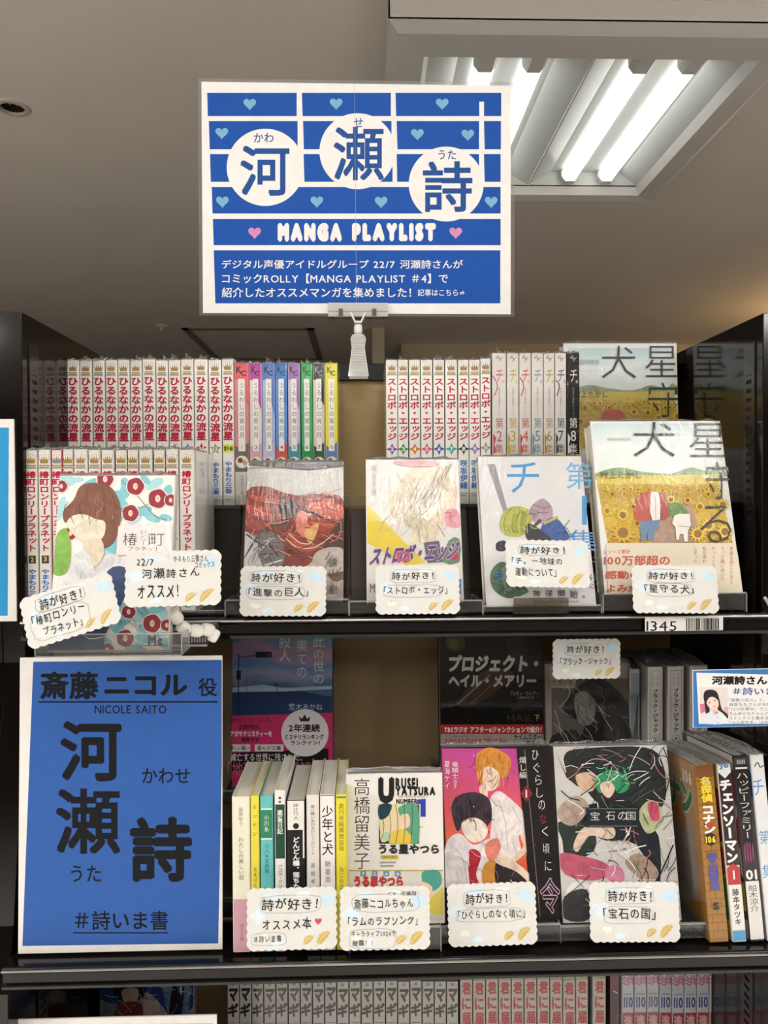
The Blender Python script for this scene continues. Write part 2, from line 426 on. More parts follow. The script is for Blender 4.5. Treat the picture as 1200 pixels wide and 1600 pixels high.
# sprinkler and broken lamp socket on the ceiling
t = empty('ceiling_sprinkler', (-1.38, 5.146, CEIL), label='small pale round sprinkler head on the dark far part of the ceiling', cat='sprinkler')
white = gloss('white_plastic', '#d8d4cc', .4)
MB().rings([[(r*math.cos(a), r*math.sin(a), z) for a in [6.2832*i/14 for i in range(14)]] for r, z in ((.045, 0), (.045, -.006), (.02, -.012))], white).build('flange', t)
MB().rings([[(r*math.cos(a), r*math.sin(a), z) for a in [6.2832*i/10 for i in range(10)]] for r, z in ((.012, -.012), (.012, -.03), (.02, -.034), (.004, -.04))], white).build('nozzle', t)
t = empty('ceiling_socket', (HX, HY, CEIL), label='open round socket hole with a white ring in the ceiling at upper left', cat='socket')
cr = [[(r*math.cos(a), r*math.sin(a), z) for a in [6.2832*i/28 for i in range(28)]] for r, z in ((.034, .002), (.036, -.006), (.048, -.005), (.052, 0))]
MB().rings(cr, gloss('socket_ring', '#c9bfb0', .5), cap=False).build('ring', t, smooth=True, fix=False)
MB().rings([[(.0345*math.cos(a), .0345*math.sin(a), z) for a in [6.2832*i/28 for i in range(28)]] for z in (.001, .09)], gloss('socket_dark', '#1b1512', .8), cap=False).add([(.035*math.cos(6.2832*i/28), .035*math.sin(6.2832*i/28), .09) for i in range(28)], [tuple(range(28))], gloss('socket_top', '#14100e', .8)).build('recess', t, fix=False)
mb = MB(); wm = gloss('socket_wire', '#8a8078', .4)
for q in range(4):
    a = q * 1.7; mb.tube([(.022*math.cos(a), .022*math.sin(a), .05), (.012*math.cos(a+1), .014*math.sin(a+1), .012), (.02*math.cos(a+2.2), .02*math.sin(a+2.2), .03)], .0025, wm, 6)
mb.build('wire', t)

# ---------------------------------------------------------------- ceiling light fixture
FX0, FX1, FY0, FY1 = .065, 1.095, 1.742, 2.768
IX0, IX1, IY0, IY1 = .175, 1.01, 1.905, 2.715
ZB, ZT, ZI = 2.57, CEIL, 2.595
enam = gloss('white_enamel', '#dcdad6', .35); refl = gloss('white_reflector', '#dde2de', .3)
lt = empty('ceiling_light', ((FX0+FX1)/2, (FY0+FY1)/2, CEIL), label='large square white fluorescent ceiling fixture with four glowing tubes behind the hanging sign', cat='ceiling light')
def L_(mb, name, **kw):
    me = mb.mesh(name, **kw); me.transform(Matrix.Translation(-Vector(lt.location))); return link(name, me, lt)
mb = MB()
mb.box(FX0, FX0+.004, FY0, FY1, ZB, ZT, enam); mb.box(FX1-.004, FX1, FY0, FY1, ZB, ZT, enam)
mb.box(FX0, FX1, FY0, FY0+.004, ZB, ZT, enam); mb.box(FX0, FX1, FY1-.004, FY1, ZB, ZT, enam)
mb.box(FX0-.012, FX1+.012, FY0-.012, FY0, ZT-.03, ZT, enam)
mb.box(FX0, FX1, FY0, FY1, ZT-.004, ZT-.001, enam)
L_(mb, 'housing')
O = [(FX0, FY0), (FX1, FY0), (FX1, FY1), (FX0, FY1)]; I = [(IX0, IY0), (IX1, IY0), (IX1, IY1), (IX0, IY1)]
def lerp(a, b, t): return (a[0]+(b[0]-a[0])*t, a[1]+(b[1]-a[1])*t)
for i in range(4):
    j = (i + 1) % 4; mb = MB(); V = []
    for t_, z in ((0, ZB), (.22, ZB-.012), (.86, ZB-.004), (1, ZI), (1, ZI+.004), (0, ZB+.004)):
        V += [(*lerp(O[i], I[i], t_), z), (*lerp(O[j], I[j], t_), z)]
    mb.add(V, [(2*k, 2*k+1, 2*k+3, 2*k+2) for k in range(5)] + [(10, 11, 1, 0), (0, 2, 4, 6, 8, 10), (1, 3, 5, 7, 9, 11)], enam)
    L_(mb, 'flange')
ridge = .61
mb = MB()
for (a, b, c, d) in ((IX0, .27, .10, 0), (.52, ridge, 0, .12), (ridge, .70, .12, 0), (.945, IX1, 0, .10)):
    # slanted sides: z of each end, measured from the opening up
    z0 = ZI + (.002 if c else .055); z1 = ZI + (.002 if d else .055)
    if c == .12: z0 = ZI + .004
    if d == .12: z1 = ZI + .004
    m1 = MB().add([(a, IY0-.02, z0), (b, IY0-.02, z1), (b, IY1, z1), (a, IY1, z0)], [(0, 1, 2, 3)], refl)
    L_(m1, 'reflector', fix=False)
for a, b in ((.27, .395), (.395, .52), (.70, .8225), (.8225, .945)):
    L_(MB().add([(a, IY0-.02, ZI+.052), ((a+b)/2, IY0-.02, ZI+.046), (b, IY0-.02, ZI+.052), (b, IY1, ZI+.052), ((a+b)/2, IY1, ZI+.046), (a, IY1, ZI+.052)], [(0, 1, 4, 5), (1, 2, 3, 4)], refl), 'reflector', fix=False)
L_(MB().box(IX0, IX1, IY1, IY1+.003, ZI, ZI+.056, refl), 'end_plate'); L_(MB().box(IX0, IX1, IY0-.023, IY0-.02, ZI, ZI+.056, refl), 'end_plate')
L_(MB().box(ridge-.002, ridge+.002, IY0-.01, IY1, ZI-.002, ZI+.03, refl), 'ridge')
em, b, L = newmat('lit_tube'); b.inputs['Emission Color'].default_value = (1, 1, .96, 1); b.inputs['Emission Strength'].default_value = 1.9
for xc in (.335, .467, .757, .892):
    prof = [(-.028, .022), (-.028, .004), (-.016, -.012), (.016, -.012), (.028, .004), (.028, .022)]
    tb = L_(MB().prism([(xc+a, ZI+.02+z) for a, z in prof], IY0+.105, IY1-.03, 'y', em), 'tube')
    for y0, y1 in ((IY0+.03, IY0+.1045), (IY1-.0295, IY1-.004)):
        me = MB().prism([(xc+a*1.12, ZI+.02+z*1.12) for a, z in prof], y0, y1, 'y', enam).mesh('end_cap'); me.transform(Matrix.Translation(-Vector(lt.location)))
        link('end_cap', me, tb)

# ---------------------------------------------------------------- bookcase
XL, XR = -.356, .4305
YF, YB, ZTOP = .786, 1.03, 1.648
ZS, ZL, ZB0 = 1.326, .994, .680
bc = empty('bookcase', (.04, .9, 0), label='dark brown bookcase with slotted sides and tan back, filled with comic books', cat='bookcase')
def B_(mb, name, **kw):
    me = mb.mesh(name, **kw); me.transform(Matrix.Translation(-Vector(bc.location))); return link(name, me, bc)
zk = 1.28; zk2 = 1.02
prof = [(YF, ZTOP), (YB+.01, ZTOP), (YB+.01, 0), (YF-.05, 0), (YF-.05, zk2-.06), (YF-.035, zk2), (YF, zk)]
sideL = B_(MB().prism(prof, XL-.024, XL, 'x', M['lamside']), 'side_panel', bevel=.001)
sideR = B_(MB().prism(prof, XR, XR+.024, 'x', M['lamside']), 'side_panel', bevel=.001)
B_(MB().box(XL, XR, YB-.004, YB+.004, ZS-.02, 1.613, M['tan']), 'back_board')
B_(MB().box(XL, XR, YB-.004, YB+.004, ZL-.02, ZS-.022, M['tan']), 'back_board')
B_(MB().box(XL, XR, YB-.004, YB+.004, .05, ZL-.022, M['tan']), 'back_board')
B_(MB().box(XL, XR, YB-.012, YB+.012, 1.6135, 1.6365, M['lam']), 'top_rail', bevel=.001)
for sd, x in ((1, XL), (-1, XR)):
    mb = MB(); a, b2 = sorted((x, x + sd*.0015)); yc = .812; hw = .0055
    mb.box(*sorted((x+sd*.0001, x+sd*.0004)), yc-hw-.002, yc+hw+.002, .6, 1.6, M['slot'])
    mb.box(a, b2, yc-hw-.006, yc-hw, .6, 1.62, M['strip']); mb.box(a, b2, yc+hw, yc+hw+.006, .6, 1.62, M['strip'])
    z = .6; 
    while z < 1.59:
        mb.box(a, b2, yc-hw, yc+hw, z, z+.0058, M['strip']); z += .0100
    mb.box(a, b2, yc-hw, yc+hw, 1.585, 1.62, M['strip'])
    B_(mb, 'slotted_strip')
GLINT = gloss('edge_glint_metal', '#b9b6b0', .25, 0); GLINT.node_tree.nodes['Principled BSDF'].inputs['Metallic'].default_value = .9
def shelf(z, yf, x0=XL+.001, x1=XR-.001):
    B_(MB().box(x0, x1, yf+.012, YB-.005, z-.018, z, M['lam']), 'shelf')
    pr = [(yf+.012, z-.0185), (yf+.012, z+.001)] + [(yf+.0035-.0035*math.sin(a), z-.0025+.0035*math.cos(a)) for a in [R(12*k) for k in range(0, 12)]] + [(yf+.003, z-.0065), (yf+.003, z-.0155), (yf-.0005, z-.0175), (yf+.001, z-.021), (yf+.008, z-.021)]
    B_(MB().prism(pr, x0, x1, 'x', M['edge']), 'shelf_edge', smooth=True)
    B_(MB().prism([(yf-.0002+.0011*math.cos(a), z-.0022+.0011*math.sin(a)) for a in [R(45*k) for k in range(8)]], x0, x1, 'x', GLINT), 'edge_glint_bead', smooth=True)  # added metal bead standing in for the highlight along the shelf edge
shelf(ZS, .772); shelf(ZL, .722); shelf(ZB0, .76)
B_(MB().box(XL+.001, XR-.001, .90, YB-.005, .1, .12, M['lam']), 'shelf')

# neighbouring cases to the left and right, seen as dark strips
for sg, x0, x1, lb in ((-1, XL-.0245, XL-.30, 'dark neighbouring bookcase at the left edge of the photo'), (1, XR+.0245, XR+.30, 'dark neighbouring bookcase at the right edge of the photo')):
    nb = empty('bookcase', ((x0+x1)/2, .9, 0), label=lb, cat='bookcase'); T = Matrix.Translation(-Vector(nb.location))
    a, b2 = sorted((x0, x0 + sg*.024))
    for nm, mb in (('side_panel', MB().prism(prof, a, b2, 'x', M['lamside'])), ('back_board', MB().box(*sorted((x0+sg*.0245, x1)), YB-.004, YB+.004, .05, ZTOP-.02, M['lam'])),
                   ('shelf', MB().box(*sorted((x0+sg*.0245, x1)), .76, YB-.005, ZS-.05, ZS-.03, M['lam'])), ('shelf', MB().box(*sorted((x0+sg*.0245, x1)), .72, YB-.005, ZL-.05, ZL-.03, M['lam']))):
        me = mb.mesh(nm); me.transform(T); link(nm, me, nb)

# ---------------------------------------------------------------- clear acrylic racks
def rack(xl, xr, label, yf=.778, z=ZS+.0015, up=1.442, yb=.898, yb2=1.015, lip=.0165, lean=.03, ends=True, uplip=.012, name='acrylic_rack', floor=None):
    t = empty(name, ((xl+xr)/2, yf, z), label=label, cat='book stand', group='clear two-step acrylic stands on the shelves'); T = Matrix.Translation(-Vector(t.location)); th = .0022
    def A(mb, nm):
        me = mb.mesh(nm); me.transform(T); return link(nm, me, t)
    fl = floor - z if floor else th
    if floor: lip = fl + .001
    A(MB().box(xl, xr, yf+(th if floor else 0), yb-lean-.012, z+fl-th, z+fl-.0002, M['acr']), 'base')
    A(MB().box(xl, xr, yf, yf+th, z+th, z+lip, M['acr']), 'front_lip')
    A(MB().box(xl, xr, yf-.0001, yf+th+.0001, z+lip, z+lip+.0014, M['acre']), 'lip_edge')
    if ends: A(MB().box(xl-.0012, xl, yf, yf+.05, z, z+lip, M['acre']).box(xr, xr+.0012, yf, yf+.05, z, z+lip, M['acre']), 'end_edge')
    if up:
        A(MB().prism([(yb-.012-lean, z+th), (yb-lean-.0095, z+th), (yb, up-.003), (yb-.003, up-.003)], xl, xr, 'x', M['acrd']), 'riser')
        A(MB().box(xl, xr, yb-.006, yb2, up-.0026, up-.0004, M['acr']), 'step')
        A(MB().box(xl, xr, yb-.0082, yb-.006, up-.0026, up+uplip, M['acr']), 'step_lip')
        A(MB().box(xl, xr, yb-.0083, yb-.0059, up+uplip, up+uplip+.0012, M['acre']), 'step_lip_edge')
    return t
xa, xb, xc, xd, xe = at(352, 960, .775).x, at(547, 960, .775).x, at(757, 960, .775).x, at(945, 960, .775).x, at(1168, 960, .775).x
rack(XL+.006, xa-.004, 'clear acrylic stand under the two rows of red-titled comics at left', yf=.79, lip=.004, yb=.906, lean=0)
rack(xa, xb-.002, 'clear acrylic stand holding the grey and red wrapped cover', floor=1.3431)
rack(xb, xc-.002, 'clear acrylic stand holding the white and yellow wrapped cover', floor=1.3406)
rack(xc, xd-.003, 'clear acrylic stand behind the wide blue-brushed wrapped comic', floor=1.3343)
rack(xd, xe, 'clear acrylic stand holding the sunflower cover at right', floor=1.3462)
# ---------------------------------------------------------------- books
TH = .0005
def uprof(w, d, r=.0016):
    a = [(0, d), (0, r), (r*.3, r*.3), (r, 0), (w-r, 0), (w-r*.3, r*.3), (w, r), (w, d), (w-TH, d), (w-TH, r), (w-r, TH*1.2), (r, TH*1.2), (TH, r), (TH, d)]
    return a
MC = {}
def cover_mesh(kind, w, h, d, mat):
    k = (kind, round(w, 4), round(h, 4), round(d, 4), mat.name)
    if k not in MC:
        if kind == 'spine': pr = uprof(w, d)
        else:
            pr = [(w - y, x) for x, y in uprof(d, w)]     # turned so that the spine is at the right, front board at y = 0
        MC[k] = MB().prism(pr, 0, h, 'z', mat).mesh('cover')
    return MC[k]
def pages_mesh(kind, w, h, d):
    k = ('p', kind, round(w, 4), round(h, 4), round(d, 4))
    if k not in MC:
        t = .0006; e = .0016
        if kind == 'spine': MC[k] = MB().box(t, w-t, .002, d-e, e, h-e, M['page']).mesh('pages')
        else: MC[k] = MB().box(e, w-.002, t, d-t, e, h-e, M['page']).mesh('pages')
    return MC[k]
TUFT = []
def tuft_mesh(i):
    rg = random.Random(40 + i); mb = MB(); n = 14; V = []; rows = 3
    for a in range(n + 1):
        u = a / n; hh = [.0, .0022 + rg.random()*.0016, .0028 + rg.random()*rg.random()*.0045]
        yy = rg.uniform(-.08, .08)
        for k in range(rows): V.append((u, .12*k + yy + (0 if k == 0 else rg.uniform(-.08, .08)), hh[k] * (1.0 if .05 < u < .95 else .5)))
    F = [(a*rows+k, (a+1)*rows+k, (a+1)*rows+k+1, a*rows+k+1) for a in range(n) for k in range(rows-1)]
    b = len(V); V2 = [(x, 1-y, z*.9) for x, y, z in V]; F2 = [tuple(q + b for q in f) for f in F]
    # the two folded edges meet over the page block
    F3 = [(a*rows+2, (a+1)*rows+2, b+(a+1)*rows+2, b+a*rows+2) for a in range(n)]
    mb.add(V + V2, F + F2 + F3, M['film']); return mb.mesh('shrink_wrap', fix=False)
for i in range(6): TUFT.append(tuft_mesh(i))
SPK = []
def spike_mesh(i):
    rg = random.Random(70 + i); V = []; F = []
    for k in range(4):
        b = len(V); x = rg.uniform(-.004, .004); h = rg.uniform(.004, .010); y = rg.uniform(-.002, .002)
        V += [(x-.0025, y, -.001), (x+.0025, y+.001, -.001), (x+rg.uniform(-.003, .003), y+.002, h*.6), (x+rg.uniform(-.004, .004), y, h)]
        F += [(b, b+1, b+2), (b, b+2, b+3)]
    return MB().add(V, F, M['film']).mesh('wrap_end', fix=False)
for i in range(5): SPK.append(spike_mesh(i))
def book(label, loc, w, h, d, kind='spine', rot=(0, 0, 0), cover='#e8e5df', group=None, wrap=.5, tuft=True, name='comic_book', cat='book', spike=False, rough=.4):
    """origin at the lower left front corner; front or spine on local y = 0; rot = lean back, yaw, roll in degrees"""
    t = empty(name, loc, (R(-rot[0]), R(rot[2]), R(rot[1])), label, cat, group)
    mat = pm(cover, rough, wrap) if isinstance(cover, str) else cover
    link('cover', cover_mesh(kind, w, h, d, mat), t)
    link('pages', pages_mesh(kind, w, h, d), t)
    if tuft:
        o = link('shrink_wrap', TUFT[rnd.randrange(6)], t); o.location = (0, 0, h); o.scale = (w, d, 1)
    if spike:
        o = link('wrap_end', SPK[rnd.randrange(5)], t); o.location = (w * rnd.uniform(.3, .7), .012, h + .002)
    return t
ST = {}
def stamp(root, key, x, fn, wrap=.5):
    if key not in ST:
        P = Print(None, None, px=False, wrap=wrap); fn(P)
        ST[key] = {k: mb.mesh(k.split('#')[0], fix=False) for k, mb in P.L.items()}
    for k, me in ST[key].items():
        o = link(k.split('#')[0], me, root); o.location = (x, 0, 0)
mm = .001
def crown(P, z, s=1.0, part='crown', col='#9a7c45'):
    """gold crown, centred on x = 0 with its base at z"""
    u = mm * s
    P.poly([(-4.2*u, z), (4.2*u, z), (5.4*u, z+7*u), (3.2*u, z+3.4*u), (2.6*u, z+8*u), (1.2*u, z+3.6*u), (0, z+8.8*u), (-1.2*u, z+3.6*u), (-2.6*u, z+8*u), (-3.2*u, z+3.4*u), (-5.4*u, z+7*u)], col, part=part)
    for q in (-5.4, -2.6, 0, 2.6, 5.4): P.disc(q*u, z + (10.2 if q == 0 else 9.2 if abs(q) < 3 else 8.2)*u, .55*u, col, part=part, n=8)
def lineband(P, z, wd, hh, col, part='imprint', n=2):
    for k in range(n): P.rect_(-wd/2, z - k*hh*1.5, wd/2, z - k*hh*1.5 - hh, col, part=part)
def star(P, z, r, col, part='volume_mark', pts=5, inner=.45):
    q = [(r*(1 if i % 2 == 0 else inner)*math.sin(math.pi*i/pts), z + r*(1 if i % 2 == 0 else inner)*math.cos(math.pi*i/pts)) for i in range(2*pts)]
    P.poly(q, col, part=part)
ORD = ['leftmost', 'second from left', 'third from left', 'fourth from left', 'fifth from left', 'sixth from left', 'seventh from left', 'eighth from left', 'ninth from left', 'tenth from left', 'eleventh from left', 'twelfth from left', 'thirteenth from left', 'fourteenth from left', 'fifteenth from left', 'sixteenth from left', 'seventeenth from left', 'eighteenth from left', 'nineteenth from left']
ZU = 1.4436    # top of the upper steps
# --- top row, red hiragana titles
xs = [106, 126, 146.3, 166.3, 185.5, 204.8, 224, 245, 265, 284.2, 304.5, 327, 348, 367]
sc = ['#79c7e6', '#c9403f', '#2c2632', '#e58fb4', '#24303a', '#e6d24a', '#9a7cc4', '#7ccfc0', '#52b9a8', '#5a8fd0', '#b3203c', '#8b8a5a', '#d6e04a']
scn = ['light blue', 'red', 'black', 'pink', 'dark slate', 'yellow', 'violet', 'pale green', 'teal', 'mid blue', 'crimson', 'olive', 'yellow-green']
def hiru(P, h):
    crown(P, h-13*mm, .95); lineband(P, h-14.5*mm, 10*mm, 1.3*mm, '#8f8268'); P.rect_(-.0056, h-17.6*mm, .0056, h-19*mm, '#b3a888', part='imprint')
    P.text('ひるなかの流星', (-.0061, h-21*mm, .0061, h-98*mm), '#b3173a', vert=True, bold=.035)
    P.text('やまもり三香', (-.0047, h-124*mm, .0047, h-163*mm), '#2f72b8', part='author', vert=True, bold=.03)
    P.text('集英社', (-.003, h-169*mm, .003, h-171.5*mm), '#555555', part='publisher')
for i in range(13):
    Y = .905 + rnd.uniform(0, .0015); a = at(xs[i]+.5, 788, Y); b = at(xs[i+1]-.5, 788, Y); h = .1765 + rnd.uniform(-.0008, .0012); wd = b.x - a.x
    t = book(f'white comic spine, red vertical title, {scn[i]} star, {ORD[i]} in the top row', (a.x, Y, ZU), wd, h, .112, group='red-titled comics in the top row', spike=rnd.random() < .6)
    stamp(t, ('hiru', round(h, 3)), wd/2, lambda P: hiru(P, h))
    if i < 12:
        num = str(i)
        def f(P):
            star(P, h-108*mm, 7*mm, sc[i]); 
            if i in (8, 9, 10, 11): P.text(str(i+1), (-.0026, h-106*mm, .0026, h-110.5*mm), '#f2f0ea', part='volume_mark', bold=.02)
        stamp(t, ('hs', i, round(h, 3)), wd/2, f)
    else: stamp(t, ('hs', i, round(h, 3)), wd/2, lambda P: (P.rect_(-.0062, h-103*mm, .0062, h-113*mm, '#d8df52', part='volume_mark'), P.text('番外編', (-.0055, h-105*mm, .0055, h-111*mm), '#40502a', part='volume_mark', bold=.03)))
# --- top row, eight pastel spines
xs = [(367, 390.5), (391, 410.5), (411, 431), (431.5, 450), (451, 470), (471.5, 489.5), (490, 508.5), (509, 528.5)]
pc = [('#d9606a', '#6b6766', 'coral pink'), ('#b0449a', '#c9a0a8', 'magenta'), ('#5b74c0', '#b8b4d2', 'periwinkle blue'), ('#3f78bf', '#c05a48', 'cobalt blue'), ('#9a6cb0', '#3f8f98', 'lilac'), ('#35a25c', '#2f8a50', 'green'), ('#2c2f33', '#3b5a48', 'black-topped beige'), ('#d5cf3a', '#5a78b8', 'yellow')]
bodyc = ['#c9868a', '#d9ccc6', '#9fb0d6', '#5b90cc', '#c2b8cc', '#3fa867', '#d2c2ae', '#d8d23f']
for i, (x0, x1) in enumerate(xs):
    Y = .906; a = at(x0, 788, Y); b = at(x1, 788, Y); wd = b.x - a.x; h = .1725
    t = book(f'{pc[i][2]} comic spine with narrow white title panel, number {i+1}', (a.x, Y, ZU), wd, h, .112, cover=bodyc[i], group='pastel comics in the top row', spike=i in (2, 3, 5))
    e = wd/2 - .0009
    def f(P):
        P.rect_(-e, h-.4*mm, e, h-17*mm, pc[i][0], part='spine_band')
        P.poly([(-e, h-17*mm), (e, h-17*mm), (e, h-(52+6*(i % 3))*mm), (e*.4, h-44*mm), (e*.2, h-22*mm), (-e, h-20*mm)], pc[i][0], part='spine_band')
        P.poly([(-e, h-100*mm), (-e*.2, h-104*mm), (e, h-96*mm), (e, h-132*mm), (-e, h-132*mm)], pc[i][1], part='spine_band')
        P.rect_(-e*.5, h-19*mm, e*.5, h-107*mm, '#e4e1dc', part='title_panel')
        P.text('K', (-e*.75, h-4*mm, e*.05, h-12*mm), '#33302c' if i != 6 else '#888888', part='publisher_mark', bold=.02); P.text('C', (-e*.1, h-9*mm, e*.72, h-15.5*mm), '#33302c' if i != 6 else '#888888', part='publisher_mark', bold=.03)
        P.text('うるわしの宵の月', (-.0028, h-24*mm, .0028, h-91*mm), '#3b3a40', vert=True, gap=.12)
        P.text(str(i+1), (-.0017, h-100*mm, .0017, h-104.5*mm), ['#a04050', '#8a5a80', '#4a5a90', '#3a5a9a', '#6a6aa0', '#2f8a50', '#5f6a60', '#a8a040'][i], part='volume_mark', bold=.02)
        P.disc(0, h-120*mm, e*.95, '#e0d2c0', part='picture_disc'); P.disc(-e*.25, h-118*mm, e*.4, '#6a4a42', part='picture_disc', n=10); P.disc(e*.35, h-121*mm, e*.38, '#b98f80', part='picture_disc', n=10); P.disc(-.1*e, h-124*mm, e*.35, '#f0e4da', part='picture_disc', n=10)
        P.rect_(-e, h-132*mm, e, h-.172, '#cfcbc6', part='spine_band'); P.text('やまもり三香', (-.002, h-136*mm, .002, h-160*mm), '#55524f', part='author', vert=True)
    stamp(t, ('uru', i), wd/2, f)
# --- top row, nine red katakana titles
cs = [(147, 207), (209, 262), (267, 324), (328, 388), (393, 450), (455, 517), (522, 577), (580, 635), (638, 691)]
dc = ['#8a5ab0', '#3f9a48', '#d9803f', '#d8607a', '#3f62b0', '#3fa898', '#2f5a48', '#8f78b8', '#9a9890']; dn = ['violet', 'green', 'orange', 'rose', 'blue', 'teal', 'dark green', 'lavender', 'grey']
def strobe(P, h):
    crown(P, h-13*mm, .95); lineband(P, h-14.5*mm, 10*mm, 1.3*mm, '#8f8268'); P.rect_(-.0056, h-17.6*mm, .0056, h-19*mm, '#b3a888', part='imprint')
    P.text('ストロボ・エッジ', (-.0056, h-23*mm, .0056, h-98*mm), '#b3173a', vert=True, bold=.03)
    P.text('咲坂伊緒', (-.0047, h-122*mm, .0047, h-158*mm), '#2f72b8', part='author', vert=True, bold=.03)
    P.rect_(-.005, h-163*mm, .005, h-163.6*mm, '#666666', part='publisher'); P.text('集英社', (-.003, h-165*mm, .003, h-167.5*mm), '#555555', part='publisher')
for i, (x0, x1) in enumerate(cs):
    Y = .905 + rnd.uniform(0, .0015); a = at(560+x0/3.333, 788, Y); b = at(560+x1/3.333, 788, Y); wd = b.x - a.x; h = .1765 if i != 8 else .178
    t = book(f'white comic spine with red katakana title and {dn[i]} diamond numbered {i+2}', (a.x, Y, ZU), wd, h, .112, group='diamond-numbered comics in the top row', spike=i in (1, 4, 5))
    stamp(t, ('st', h), wd/2, lambda P: strobe(P, h))
    stamp(t, ('sd', i), wd/2, lambda P: (star(P, h-109*mm, 7.5*mm, dc[i], pts=4, inner=.42), P.text(str(i+2), (-.0018, h-106.6*mm, .0018, h-111.4*mm), '#f0eee8', part='volume_mark', bold=.03)))
# --- top row, grey volume spines 2 to 8
cs = [(699, 772), (776, 837), (840, 901), (904, 964), (967, 1023), (1026, 1084), (1087, 1153)]
tc = ['#c2506a', '#b9a33f', '#c4443a', '#6a86a0', '#a8883f', '#3b3f44', '#d9d7d0']; tn = ['rose', 'ochre', 'red', 'blue-grey', 'gold', 'charcoal', 'white on black']
for i, (x0, x1) in enumerate(cs):
    Y = .905; a = at(560+x0/3.333, 788, Y); b = at(560+x1/3.333, 788, Y); wd = b.x - a.x; h = .1845
    cc = '#d3cfca' if i < 6 else '#1b1b1c'
    t = book(f'tall {"pale grey" if i < 6 else "black"} comic spine with thin {tn[i]} lettering, volume {i+2}', (a.x, Y, ZU), wd, h, .112 if i < 5 else .058, cover=cc, group='tall volumes two to eight in the top row', spike=i in (0, 2))
    e = wd/2 - .0009
    def f(P):
        P.line([(-.004, h-6*mm), (-.001, h-4*mm), (.001, h-7*mm), (.004, h-5*mm)], .0008, '#77736f' if i < 6 else '#aaa8a4', part='publisher_mark', smooth=4)
        P.line([(-.001, h-3*mm), (-.003, h-6*mm), (.002, h-8*mm), (-.001, h-10*mm)], .0007, '#77736f' if i < 6 else '#aaa8a4', part='publisher_mark', smooth=4)
        P.text('チ', (-.0042, h-20*mm, .0046, h-35*mm), tc[i], bold=-.005, shear=.1); P.text('。', (.003, h-33*mm, .0055, h-37*mm), tc[i])
        P.text('地球の運動について', (-.0012, h-42*mm, .0012, h-78*mm), '#8f8b88', vert=True, part='subtitle')
        P.text('第', (-.0048, h-79*mm, .0048, h-92*mm), tc[i], part='volume_mark'); P.text(str(i+2), (-.0032, h-95*mm, .0032, h-108*mm), tc[i], part='volume_mark'); P.text('集', (-.0048, h-111*mm, .0048, h-123*mm), tc[i], part='volume_mark')
        P.rect_(-e, h-124*mm, e, h-130*mm, '#d8d04a' if i != 1 else '#c9c070', part='band')
        if i in (0, 2, 5): P.line([(-e, h-(28+i)*mm), (-e*.3, h-40*mm), (-e*.8, h-52*mm)], .0012, tc[i], part='cover_art', smooth=4)
        P.poly([(-e, h-98*mm), (-e*.5, h-104*mm), (-e*.8, h-112*mm), (-e*.4, h-120*mm), (-e, h-124*mm)], tc[i], part='cover_art')
    stamp(t, ('chi', i), wd/2, f)
# --- front row at left, thirteen spines
cb = [(122, 174), (178, 235), (238, 287), (289, 335), (338, 399), (402, 457), (460, 517), (523, 574), (577, 624), (627, 687), (693, 743), (747, 803), (806, 874)]
def tsu(P, h):
    crown(P, h-14*mm, .95); lineband(P, h-15.5*mm, 10*mm, 1.3*mm, '#8f8268'); P.rect_(-.0056, h-18.6*mm, .0056, h-20*mm, '#b3a888', part='imprint')
    P.text('椿町ロンリープラネット', (-.0052, h-22*mm, .0052, h-107*mm), '#b3173a', vert=True, bold=.03)
    P.rect_(-.0038, h-111.5*mm, .0038, h-120*mm, '#4a3d2a', part='volume_mark')
    P.text('やまもり三香', (-.0045, h-126*mm, .0045, h-160*mm), '#2f72b8', part='author', vert=True, bold=.03); P.text('集英社', (-.003, h-166*mm, .003, h-168.5*mm), '#555555', part='publisher')
for i, (x0, x1) in enumerate(cb):
    Y = .7925 + rnd.uniform(0, .001); a = at(x0/2.857, 959.5, Y); b = at(x1/2.857, 959.5, Y); wd = b.x - a.x - .0003; h = .1735 + rnd.uniform(0, .001)
    fp = ['', ', first of the row beside the slotted side', ', next to the first', ', just left of the camellia cover']
    lb = f'red-titled comic, gold crown, number {i+2}, {ORD[i]} in front row' if i < 12 else 'red-titled comic at the right end of the front row, plain grey side showing'
    t = book(lb, (a.x, Y, ZS + .004), wd, h, .104, cover='#dedad3' if i != 2 else '#c9505a', group='red-titled comics in the front row', spike=rnd.random() < .4)
    e = wd/2 - .0009
    if i == 2: stamp(t, ('tsbg'), wd/2, lambda P: P.rect_(-e, h-.5*mm, e, h-.172, '#e3d6d2', part='spine_band'))
    stamp(t, ('ts', round(h, 3)), wd/2, lambda P: tsu(P, h))
    stamp(t, ('tsn', i), wd/2, lambda P: (setattr(P, 'k', 12), P.text(str(i+2), (-.0016 if i < 8 else -.003, h-113*mm, .0016 if i < 8 else .003, h-118.5*mm), '#c9b06a', part='volume_mark', bold=.03)))
